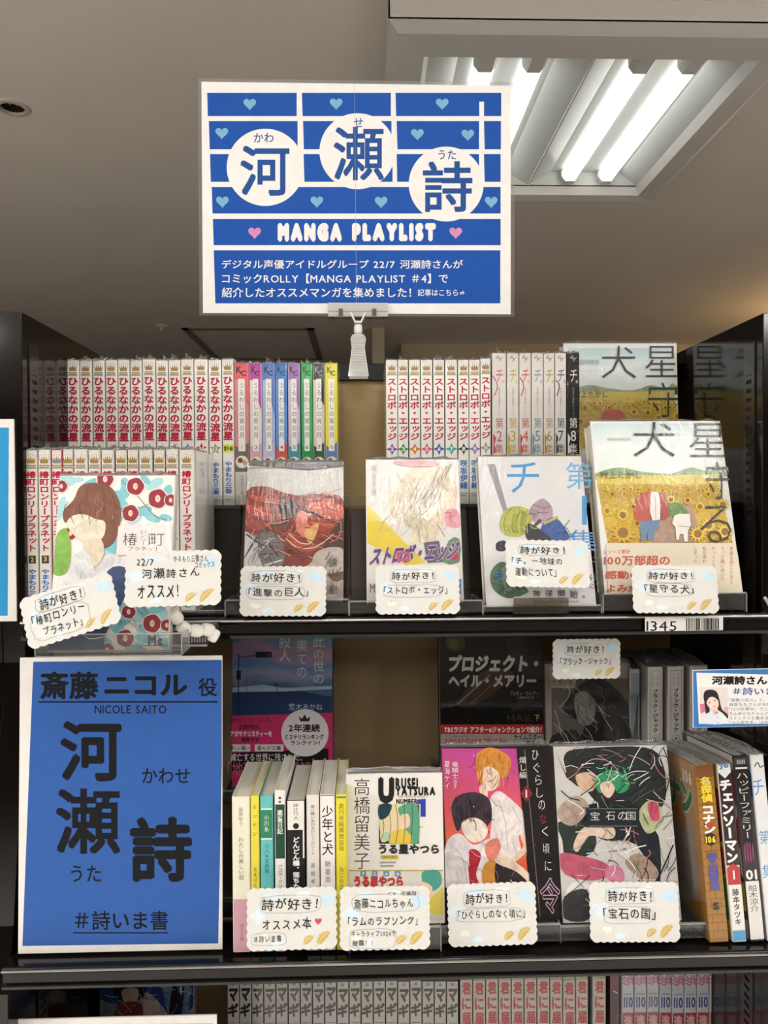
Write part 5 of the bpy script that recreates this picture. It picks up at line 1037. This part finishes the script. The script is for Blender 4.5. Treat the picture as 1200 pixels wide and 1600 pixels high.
def magi(P, h, e):
    P.rect_(-e, .001, e, h-.001, '#aeaaa4', part='spine_band'); P.disc(0, h-.0045, .0022, '#7a7672', part='publisher')
    P.text('マ', (-.0056, h-.0095, .0058, h-.0265), '#171615', bold=.05, shear=.12); P.text('ギ', (-.0062, h-.028, .006, h-.0455), '#171615', bold=.05, shear=.12)
low_row(355, 717, 19, 1533, lambda i: f'grey-white comic spine with slanted black katakana title, {ORD[i]} on the bottom shelf', 'black-lettered comics on the bottom shelf', '#a5a19b', fn=magi, key='mg')
def kimi(P, h, e):
    P.rect_(-e, h-.001, e, h-.0055, '#8f8a72', part='imprint'); P.rect_(-e, h-.0055, e, .001, '#b3aea6', part='spine_band')
    for j, ch in enumerate('君に届け'): P.text(ch, (-.0056, h-.0075-j*.0186, .0056, h-.0075-j*.0186-.0155), '#a3212e', bold=.04)
low_row(719, 920, 10, 1526, lambda i: f'comic spine with large red characters, {ORD[i]} of its bottom-shelf set', 'large red-lettered comics on the bottom shelf', '#b3aea6', fn=kimi, key='km')
low_row(926, 948, 1, 1524, lambda i: 'comic spine with large red characters set apart at the right end of its row', 'large red-lettered comics on the bottom shelf', '#b3aea6', fn=kimi, key='km')
def hond(P, h, e):
    P.rect_(-e, h-.0005, e, h-.05, '#b9b9c2', part='spine_band'); P.rect_(-e, h-.051, e, .001, '#9c242e', part='spine_band')
    for q in (0, 1, 2): P.line([(-e, h-.003-q*.005), (-e*.2, h-.009-q*.0035), (e*.4, h-.004-q*.004), (e, h-.010-q*.003)], .0017, '#b0567c', part='cover_art', smooth=4)
    P.rect_(-e*.8, h-.027, e*.8, h-.0285, '#7a86b0', part='subtitle')
    P.text('110', (-.0055, h-.031, .006, h-.045), '#24407c', part='volume_mark', bold=.03); P.text('進直', (-.0055, h-.054, .0055, h-.084), '#c9a09c', vert=True, bold=.03)
low_row(972, 1148, 9, 1520, lambda i: f'pink swirl comic spine with red band, {ORD[i]} of its set', 'pink swirl comics on the bottom shelf', '#b4b4bc', fn=hond, key='hd')
# art book between the sets, dim picture book at left
a = at(953, 1560, .905); b = at(969, 1560, .905)
t = book('dark red comic leaning between the red-lettered and the pink swirl sets', (a.x, .905, ZB0+.0005), b.x-a.x, at(960, 1524, .905).z - ZB0, .11, cover='#5a1418', wrap=.2, group='bottom shelf comics', tuft=False)
P = Print(t, (.0005, b.x-a.x-.0008, .001, .19), wrap=.2); P.poly([(953, 1560), (961, 1540), (966, 1565), (960, 1600), (953, 1600)], '#161213', smooth=3); P.line([(958, 1548), (965, 1552)], 1.5, '#c9c0b8'); P.build()
t, P, w_, h_ = face('dim blue picture-covered comic face out on the bottom shelf at left', 155, 303, 1690, 1531, .96, 3, d=.02, cover='#b5b0aa', wrap=.2, zfix=None)
t.location.z = max(t.location.z, ZB0 + .001)
P.full('#8e949c')
for q, c in (([(155, 1530), (200, 1545), (215, 1575), (155, 1560)], '#2c4a88'), ([(200, 1530), (300, 1530), (300, 1575), (260, 1590), (235, 1560)], '#2a3f86'), ([(255, 1532), (295, 1532), (290, 1600), (265, 1590)], '#6f8fae'), ([(180, 1535), (225, 1530), (222, 1560), (185, 1562)], '#1e1c24'), ([(190, 1548), (215, 1545), (214, 1568), (198, 1572)], '#c0a89c'), ([(185, 1570), (220, 1568), (225, 1605), (180, 1605)], '#8a3a34'), ([(228, 1550), (262, 1585), (250, 1605), (226, 1600)], '#c9b4a4'), ([(270, 1540), (288, 1540), (280, 1600), (264, 1600)], '#22222c')): P.poly(q, c, smooth=4)
P.strokes((160, 1532, 296, 1600), 60, ['#1a1c28', '#c9d0dc', '#34509a', '#8a92a0'], 30); P.text('1', (280, 1537, 286, 1553), '#d8d4cc', bold=.03); P.build()
# ---------------------------------------------------------------- flat signs
def panel(label, xl, xr, yb, yt, Y, lean, th=.0015, name='sign', cat='sign', col='#dedad5', edge_r=.0006, roll=0, yaw=0):
    a = at(xl, yb, Y); b = at(xr, yb, Y); w_ = b.x - a.x; xm = (xl+xr)/2; bt = at(xm, yb, Y); r = ray(xm, yt)
    s, c = math.sin(R(lean)), math.cos(R(lean)); k = r.z / r.y; hh = (EYE.z + k*Y - bt.z) / (c - k*s)
    t = empty(name, (a.x, Y, bt.z), (R(-lean), R(roll), R(yaw)), label, cat)
    MB().box(0, w_, 0, th, 0, hh, pm(col, .45)).build('board', t, bevel=edge_r*.5)
    return t, Print(t, (.0004, w_-.0004, .0004, hh-.0004)), w_, hh
# hanging sign above the bookcase
YSG = 1.0
t, P, w_, h_ = panel('large blue and white paper sign with kanji in white circles, clipped above the bookcase', 317, 798, 489.5, 130, YSG, 0, th=.001, roll=.15, col='#f3f1ee')
blue = '#0c50ac'; wh = '#f3f1ee'
def cs_(*p): return K(280, 100, 2.2222, p)
for x0, x1, y0, y1 in ((97, 408, 100, 181), (426, 735, 100, 181), (751, 1118, 100, 181), (103, 411, 198, 296), (430, 737, 198, 296), (755, 1041, 198, 296), (1058, 1117, 198, 296), (107, 413, 313, 409), (432, 1041, 313, 409), (1058, 1116, 313, 409), (113, 1116, 427, 519), (117, 1116, 538, 629), (120, 1115, 647, 831)):
    P.poly(cs_((x0, y0), (x1, y0), (x1 + (y1-y0)*.0, y1), (x0+(y1-y0)*.03, y1)), blue, part='blue_print#%d_%d' % (x0, y0))
P.poly(cs_((739, 98), (751, 98), (757, 420), (741, 420)), wh, part='white_print')
for x, y, r_ in ((299, 359, 134), (619, 303, 132), (927, 417, 130)): P.disc(*cs_((x, y))[0], r_/2.2222, wh, n=56, part='white_circle#%d' % x)
P.poly(cs_((1042, 131), (1058, 131), (1058, 420), (1042, 420)), wh, part='white_print')
for s_, bx, bo in (('河', (212, 284, 383, 458), .02), ('瀬', (536, 218, 711, 404), .015), ('詩', (846, 338, 1018, 514), .02)):
    (a, b), (c, d) = cs_((bx[0], bx[1]), (bx[2], bx[3])); P.text(s_, (a, b, c, d), '#1c4f98', bold=bo, part='kanji#' + s_)
for s_, bx in (('かわ', (259, 240, 328, 273)), ('せ', (606, 188, 638, 220)), ('うた', (900, 299, 961, 332))):
    (a, b), (c, d) = cs_((bx[0], bx[1]), (bx[2], bx[3])); P.text(s_, (a, b, c, d), '#1c4f98', part='reading#' + s_, bold=.01)
HN = [0]
def heart(P, x, y, r, col, part='heart'):
    HN[0] += 1; part += '#%d' % HN[0]
    pts = [(x + r*1.0*(16*math.sin(u)**3)/16, y - r*.95*(13*math.cos(u)-5*math.cos(2*u)-2*math.cos(3*u)-math.cos(4*u))/15) for u in [6.2832*i/30 for i in range(30)]]
    P.poly(pts, col, part=part)
for x, y in ((245, 138), (545, 137), (913, 137), (148, 239), (827, 243), (1002, 245), (150, 477), (478, 477), (701, 478), (1083, 478)): heart(P, *cs_((x, y))[0], 10, '#7fb4d4')
for x, y in ((262, 585), (960, 585)): heart(P, *cs_((x, y))[0], 10, '#d98fc0')
def ct(t_, x0, y0, x1, y1, c, part='lettering', **k): part += '#' + t_; (a, b), (e, d) = cs_((x0, y0), (x1, y1)); P.text(t_, (a, b, e, d), c, part=part, **k)
ct('MANGA', 342, 552, 565, 617, wh, bold=.115); ct('PLAYLIST', 600, 552, 891, 616, wh, bold=.115)
ct('デジタル声優アイドルグループ 22/7 河瀬詩さんが', 148, 680, 985, 711, wh, bold=.012); ct('コミックROLLY【MANGA PLAYLIST ＃4】で', 149, 728, 933, 762, wh, bold=.012); ct('紹介したオススメマンガを集めました！', 148, 776, 805, 811, wh, bold=.012); ct('記事はこちら⇒', 828, 782, 992, 806, wh, bold=.008)
P.line([(554, 131), (557, 489)], .45, '#a9b6cc', part='fold')
P.build()
MB().box(-.005, w_+.005, .0012, .0016, -.003, h_+.005, clear('sleeve_back', diff=.06, rough=.3, boost=.5, tint=(.9, .9, .9))).build('clear_sleeve', t)
# sign clip
cz = at(560, 590, 1.01).z; cxp = at(560, 560, 1.01).x
clp = empty('sign_clip', (cxp, 1.005, cz), label='clear plastic clip gripping the top rail and holding the hanging sign', cat='clip')
acl = clear('clip_plastic', tint=(.9, .91, .9), diff=.6, rough=.05, boost=2.2); acw = gloss('clip_white', '#e2e4e2', .3, .3)
sz = 1.01*1/1155
def zpx(y): return (590 - y) * 1.005/1155
def X(d): return d * 1.005/1155
Yc = 0
mb = MB(); mb.box(X(-46), X(46), -.010, -.0075, zpx(498), zpx(478), acl); mb.box(X(-46), X(46), .0015, .004, zpx(498), zpx(478), acl); mb.build('jaw', clp)
mb = MB(); mb.box(X(-46), X(46), -.010, .004, zpx(499.5), zpx(498), M['acre']); mb.box(X(-46), X(46), -.0105, -.009, zpx(492), zpx(490.5), M['acre']); mb.build('jaw_edge', clp)
mb = MB()
for q in (-26.5, 25): mb.box(X(q-3.2), X(q+3.2), -.0115, -.0102, zpx(498), zpx(487.5), gloss('clip_grey', '#55524d', .4))
mb.build('jaw_pin', clp)
mb = MB().prism([(X(-13), zpx(493)), (X(-5), zpx(509)), (X(5), zpx(509)), (X(13), zpx(493)), (X(10), zpx(493)), (X(4), zpx(506)), (X(-4), zpx(506)), (X(-10), zpx(493))], -.012, .002, 'y', acw); mb.build('neck', clp)
MB().rings([[(X(r)*math.cos(a), -.005+X(r)*math.sin(a), zpx(y)) for a in [6.2832*i/16 for i in range(16)]] for r, y in ((3, 509), (6, 511.5), (6.6, 514), (6.6, 522), (6, 525), (3, 527.5))], gloss('clip_ball', '#e6e8e4', .35, .2)).build('ball_joint', clp, smooth=True)
body = [(X(-8), zpx(528)), (X(-11), zpx(534)), (X(-9), zpx(548)), (X(-12), zpx(570)), (X(-15), zpx(591)), (X(15), zpx(591)), (X(12), zpx(570)), (X(9), zpx(548)), (X(11), zpx(534)), (X(8), zpx(528))]
MB().prism(body, -.0135, -.0115, 'y', acl).build('grip', clp)
mb = MB()
for i in range(len(body)):
    a, b = body[i], body[(i+1) % len(body)]; mb.tube([(a[0], -.0125, a[1]), (b[0], -.0125, b[1])], .0009, acw, 6)
for y in (533, 536.5, 540, 544, 548, 556, 560, 564, 568, 585): 
    hw = X(8 if y < 560 else 10); mb.tube([(-hw, -.0137, zpx(y)), (hw, -.0137, zpx(y))], .0005, acw, 5)
mb.build('grip_rib', clp)
MB().prism(body, .0105, .0125, 'y', acl).build('grip', clp)
# blue poster standing on the lower shelf
t, P, w_, h_ = panel('tall blue poster with black kanji and white border standing on the lower shelf', 28, 347.5, 1487, 1026, .742, 2.5, th=.002, roll=0)
sheet = '#2e589f'
P.poly([(52, 1034), (350, 1031), (341, 1474), (35, 1478)], sheet, part='blue_print')
ink = '#070911'
for s_, bx, bo in (('斎藤', (63, 1049, 154, 1093), .03), ('ニコル', (163, 1054, 293, 1087), .035), ('役', (310, 1059, 339, 1088), .015), ('河', (94, 1126, 190, 1221), .025), ('瀬', (87, 1232, 188, 1334), .02), ('詩', (203, 1276, 300, 1378), .03)): P.text(s_, bx, ink, bold=bo, part='lettering#' + s_)
P.rect_(60, 1095.5, 340, 1097.8, ink, part='rule#1'); P.text('NICOLE SAITO', (148, 1102, 260, 1115), ink, part='lettering#n', bold=.012); P.text('かわせ', (222, 1200, 297, 1224), ink, part='lettering#k', bold=.01); P.text('うた', (111, 1352, 158, 1378), ink, part='lettering#u', bold=.01); P.text('＃詩いま書', (117, 1423, 263, 1453), ink, part='lettering', bold=.015); P.rect_(114, 1456.5, 263, 1458.5, ink, part='rule#2')
P.build()
# teal poster at the left edge, white poster at the bottom left, second blue board behind
t, P, w_, h_ = panel('white-bordered poster with bright blue print cut by the left edge of the photo', -220, 26, 972, 655, .783, 0, th=.002)
P.poly([(-205, 668), (14, 668), (12, 962), (-205, 962)], '#2b8fc4', part='blue_print'); P.build()
t, P, w_, h_ = panel('white-bordered board with pale green print, only its top showing at the bottom left', 5, 342, 1950, 1590, .757, 0, th=.002)
P.poly([(20, 1602), (333, 1599), (330, 1930), (20, 1930)], '#8fb0a4', part='green_print'); P.build()
# small photo sign at right
t, P, w_, h_ = panel('small blue-edged sign with a portrait photo, hanging at the right above the leaning comics', 1083, 1290, 1136, 1046, .70, 0, th=.0015, roll=-.6)
def c10(*p): return K(1030, 1030, 6.9588, p)
P.full('#3a72b4', part='blue_print'); P.poly([(1088, 1051), (1283, 1056), (1285, 1131), (1092, 1131)], '#e0dddc', part='white_print')
P.text('河瀬詩さん', (1112, 1056, 1199, 1070), '#15151a', part='lettering', bold=.045); P.text('＃詩いま書', (1145, 1074, 1228, 1086), '#2f4a90', part='lettering', bold=.02)
for k, tx in enumerate(['「進撃の巨人」と、斉藤', '麻倉ももさんが大好き！', '「22/7計算中」でニコル', '丸山あかねちゃんが紹介', 'コミックスも集めました', '「つぶ貝牛乳」は永遠で']): P.text(tx, (1139, 1091+k*7, 1215, 1096.5+k*7), '#46525f', part='lettering')
P.poly(c10((440, 300), (745, 310), (755, 700), (450, 690)), '#d5cfca', part='portrait')
P.poly(c10((440, 490), (500, 480), (500, 570), (450, 590)), '#c9708c', part='portrait'); P.poly(c10((700, 520), (752, 520), (754, 600), (710, 600)), '#d8a0ac', part='portrait')
P.poly(c10((480, 400), (500, 345), (560, 330), (620, 350), (650, 420), (680, 540), (745, 600), (740, 650), (690, 620), (640, 560), (560, 480), (540, 640), (505, 680), (505, 600), (495, 500)), '#2c2629', smooth=3, part='portrait')
P.poly(c10((460, 700), (470, 620), (560, 570), (640, 555), (720, 620), (745, 700)), '#d3d8dc', smooth=2, part='portrait'); P.poly(c10((575, 540), (630, 530), (640, 580), (600, 600)), '#dcbfb0', smooth=3, part='portrait')
P.poly(c10((510, 430), (560, 400), (620, 420), (645, 470), (640, 520), (600, 550), (550, 530), (520, 490)), '#e2c9bd', smooth=4, part='portrait'); P.poly(c10((495, 440), (500, 380), (580, 350), (640, 420), (645, 450), (590, 410), (540, 420), (505, 480)), '#2c2629', smooth=3, part='portrait')
for x, y in ((545, 470), (605, 450)): P.disc(*c10((x, y))[0], 1.4, '#3a2c2c', ry=.8, n=8, part='portrait')
P.disc(*c10((600, 515))[0], 1.6, '#b0605c', ry=.8, n=8, part='portrait'); P.line(c10((590, 565), (610, 600), (640, 570)), .8, '#3a3840', part='portrait')
for x, y in ((625, 575), (632, 635), (635, 690)): P.disc(*c10((x, y))[0], .9, '#3a3840', n=6, part='portrait')
P.build()
MB().tube([(w_*.8, .004, h_-.004), (w_*.8, .02, h_+.03), (w_*.8, .06, h_+.06)], .0018, M['acre'], 8).build('hanger', t)
# shelf tag 1345
t, P, w_, h_ = panel('white shelf price tag with number 1345 and a barcode', 1008, 1130, 986, 963.5, .7695, 0, th=.0006, name='shelf_tag', cat='price tag', roll=-.3)
P.text('1345', (1010, 970.5, 1057, 986), '#1c1c1c', part='lettering', bold=.005)
x = 1072
rg = random.Random(5)
while x < 1122: 
    wd_ = rg.choice([.9, 1.2, 1.8, 2.6]); P.rect_(x, 966, x+wd_, 985, '#1c1c1c', part='barcode'); x += wd_ + rg.choice([.8, 1.1, 1.7])
P.build()
# ---------------------------------------------------------------- handwritten cards
def scallop(w_, h_, r=.0022, n=7):
    def edge(ax, ay, bx, by, k):
        out = []
        for i in range(k):
            for j in range(n):
                t_ = (i + j/n)/k; b_ = math.sin(math.pi*j/n) * r * .55
                dx, dy = bx-ax, by-ay; L_n = math.hypot(dx, dy); out.append((ax+dx*t_ + dy/L_n*b_, ay+dy*t_ - dx/L_n*b_))
        return out
    kx, ky = max(5, round(w_/.0075)), max(4, round(h_/.0075)); q = r*1.0
    return edge(q, 0, w_-q, 0, kx) + edge(w_, q, w_, h_-q, ky) + edge(w_-q, h_, q, h_, kx) + edge(0, h_-q, 0, q, ky)
gold = pm('#c9ac66', .4, 0, .1); gold2 = pm('#e2cf98', .4, 0, 0.)
def card(label, x0, y0, x1, y1, Y, lines, roll=0, lean=10, bubbles=(), extra=None, hearts=()):
    """upright bounding box in pixels; lines = (text, cx, cy, width, height, bold) in card fractions (v down)"""
    cx, cy = (x0+x1)/2, (y0+y1)/2; wpx, hpx = x1-x0, y1-y0; w_, h_ = wpx*Y/1155*1.0, hpx*Y/1155
    c = at(cx, cy, Y); r = R(roll)
    o = Vector((c.x, Y, c.z)) - Matrix.Rotation(R(-lean), 3, 'X').to_4x4() @ Vector((0, 0, 0))
    t = empty('handwritten_card', (0, 0, 0), (R(-lean), R(roll), 0), label, 'card')
    t.location = Vector((c.x, Y, c.z)) - t.rotation_euler.to_matrix() @ Vector((w_/2, 0, h_/2))
    MB().prism(scallop(w_, h_), 0, .0007, 'y', pm('#d6d5d0', .5)).build('card_sheet', t)
    P = Print(t, None, px=False); P.rect = None
    def F(u, v): return (u*w_, (1-v)*h_)
    rg = random.Random(hash(label) % 1000 if False else len(label)*7)
    for u, v, a, b, c_ in ((.12, .45, .10, .13, '#d3dfe6'), (.30, .12, .12, .06, '#cfdde8'), (.90, .22, .09, .10, '#c0d8e8'), (.33, .90, .07, .06, '#d3e2ec'), (.18, .80, .06, .06, '#e4e8dc'), (.62, .10, .10, .05, '#dfe6e4'), (.86, .14, .06, .04, '#c6dae8')):
        q = []; m = 11
        for i in range(m): aa = 6.2832*i/m; k_ = rg.uniform(.7, 1.15); q.append((F(u + a*k_*math.cos(aa), v + b*k_*math.sin(aa))))
        P.poly(q, c_, part='watercolour', smooth=3)
    def feather(u, v, L_, ang, wdt):
        q = []; ca, sa = math.cos(ang), math.sin(ang)
        for t_, s_ in [(i/9, 1) for i in range(10)] + [(1-i/9, -1) for i in range(10)]:
            ww = wdt * math.sin(math.pi*min(1, t_*.92+.08))**.7 * (1+.18*math.sin(t_*31)) ; xx = (t_-.5)*L_; yy = s_*ww/2 + .10*L_*math.sin(math.pi*t_)
            q.append((u*w_ + xx*ca - yy*sa, (1-v)*h_ + xx*sa + yy*ca))
        P.poly(q, gold, part='gold_feather')
        mid = [(u*w_ + (t_-.5)*L_*ca - (.10*L_*math.sin(math.pi*t_))*sa, (1-v)*h_ + (t_-.5)*L_*sa + (.10*L_*math.sin(math.pi*t_))*ca) for t_ in [i/6 for i in range(-1, 8)]]
        P.line(mid, .0005, gold2, part='gold_feather')
        for k in range(7):
            t_ = .15 + k*.11; xx = (t_-.5)*L_; b0 = .10*L_*math.sin(math.pi*t_)
            P.line([(u*w_ + xx*ca - b0*sa, (1-v)*h_ + xx*sa + b0*ca), (u*w_ + (xx+.002)*ca - (b0+wdt*.42)*sa, (1-v)*h_ + (xx+.002)*sa + (b0+wdt*.42)*ca)], .0003, gold2, part='gold_feather')
    feather(.865, .83, w_*.19, .75, h_*.13); feather(.69, .86, w_*.13, .6, h_*.11)
    for k in range(16): u, v = rg.uniform(.04, .96), rg.choice([rg.uniform(.04, .14), rg.uniform(.86, .96), rg.uniform(.1, .9)]); P.disc(*F(u, v), .00035 + rg.random()*.0002, '#b9bfae', n=6, part='speck')
    for (u0, v0, u1, v1) in bubbles:
        q = []; m = 26
        for i in range(m):
            aa = 6.2832*i/m; ca, sa = math.cos(aa), math.sin(aa); ex = .45
            q.append(F((u0+u1)/2 + (u1-u0)/2*math.copysign(abs(ca)**ex, ca)*rg.uniform(.96, 1.04), (v0+v1)/2 + (v1-v0)/2*math.copysign(abs(sa)**ex, sa)*rg.uniform(.92, 1.06)))
        P.line(q, .0003, '#8f949c', part='bubble', smooth=2, closed=True)
    for (tx, u0, v0, u1, v1, bo) in lines:
        a = F(u0, v0); b = F(u1, v1); P.text(tx, (a[0], a[1], b[0], b[1]), '#17161a', part='handwriting', bold=bo*.6, jit=1.0, gap=.06)
    for u, v in hearts: heart(P, u*w_, (1-v)*h_, .0032, '#c94a6c', part='heart') if False else P.poly([(u*w_ + .0032*(math.sin(q_)**3), (1-v)*h_ + .0032*(13*math.cos(q_)-5*math.cos(2*q_)-2*math.cos(3*q_)-math.cos(4*q_))/15) for q_ in [6.2832*i/24 for i in range(24)]], '#c94a6c', part='heart')
    P.build(); return t
S1 = ('詩が好き！', .28, .10, .72, .33, .012)
card('tilted handwritten card at the left, propped on the camellia comic', 37, 915, 182, 993, .668, [('詩が好き！', .20, .10, .66, .34, .014), ('「椿町ロンリー', .08, .38, .66, .60, .008), ('プラネット」', .18, .66, .60, .86, .008)], roll=-17, lean=12, bubbles=((.15, .06, .70, .37), (.06, .37, .70, .92)))
card('handwritten card with three lines ending in a large exclamation, right of the camellia girl cover'.replace('camellia girl cover', 'camellia comic title'), 198, 862, 343, 945, .665, [('22/7', .11, .12, .29, .26, .01), ('やまもり三香さん', .50, .07, .87, .20, .0), ('コミックス', .73, .21, .94, .32, .0), ('河瀬詩さん', .17, .30, .78, .50, .008), ('オススメ！', .13, .62, .56, .86, .014)], roll=-1, lean=10)
card('handwritten card on the dark red and grey cover', 377, 886, 508, 961, .768, [S1[:1] + (.12, .12, .70, .32, .012), ('「進撃の巨人」', .09, .43, .80, .62, .006)], roll=0.6, bubbles=((.09, .08, .72, .36), (.07, .40, .76, .68)))
card('handwritten card on the white cover with yellow diagonal', 588, 884, 717, 958, .768, [('詩が好き！', .19, .12, .70, .30, .012), ('「ストロボ・エッジ」', .09, .43, .86, .60, .006)], roll=0, bubbles=((.17, .08, .72, .36), (.08, .40, .80, .66)))
card('handwritten card with three lines taped on the wide blue-lettered comic', 791, 844, 920, 917, .765, [('詩が好き！', .17, .12, .72, .30, .012), ('「チ。ー地球の', .06, .36, .68, .53, .006), ('運動について」', .10, .60, .60, .79, .006)], roll=1.5, lean=17, bubbles=((.15, .08, .72, .33),))
card('handwritten card on the front sunflower book', 988, 884, 1122, 957, .765, [('詩が好き！', .19, .12, .72, .30, .012), ('「星守る犬」', .13, .40, .72, .60, .008)], roll=0.8, bubbles=((.17, .07, .74, .36), (.15, .38, .70, .66)))
card('dim handwritten card stuck above the dark grey pocket comic', 864, 999, 969, 1060, .84, [('詩が好き！', .20, .15, .76, .36, .012), ('「ブラック・ジャック」', .10, .46, .86, .66, .006)], roll=0, lean=0, bubbles=((.17, .1, .75, .42),))
card('handwritten card with a small red heart in front of the pocket paperbacks', 387, 1390, 525, 1481, .712, [('詩が好き！', .16, .15, .80, .36, .012), ('オススメ本', .17, .48, .72, .68, .008), ('＃詩いま書', .07, .76, .38, .88, .006)], roll=-.5, lean=6, bubbles=((.14, .11, .83, .40), (.04, .72, .44, .93)), hearts=((.80, .55),))
card('handwritten card with four lines in front of the white bold-lettered comic', 532, 1388, 671, 1481, .710, [('CV. 河瀬詩', .54, .06, .86, .14, .0), ('斎藤ニコルちゃん', .15, .17, .82, .36, .008), ('「ラムのラブソング」', .08, .47, .87, .62, .008), ('キャラライブ2024で', .12, .70, .62, .80, .004), ('披露！！', .13, .85, .36, .95, .006)], roll=0.3, lean=6, bubbles=((.13, .10, .88, .40), (.10, .67, .62, .99)))
card('handwritten card on the magenta and orange cover', 700, 1383, 838, 1474, .735, [('詩が好き！', .20, .14, .68, .34, .012), ('「ひぐらしのなく頃に」', .11, .42, .88, .58, .006)], roll=-.8, lean=8, bubbles=((.18, .10, .72, .38), (.09, .40, .86, .62)))
card('handwritten card on the swirling dark and white cover', 921, 1381, 1062, 1469, .735, [('詩が好き！', .20, .12, .70, .32, .012), ('「宝石の国」', .14, .43, .74, .64, .010)], roll=1, lean=8, bubbles=((.17, .08, .72, .36), (.15, .40, .70, .70)))
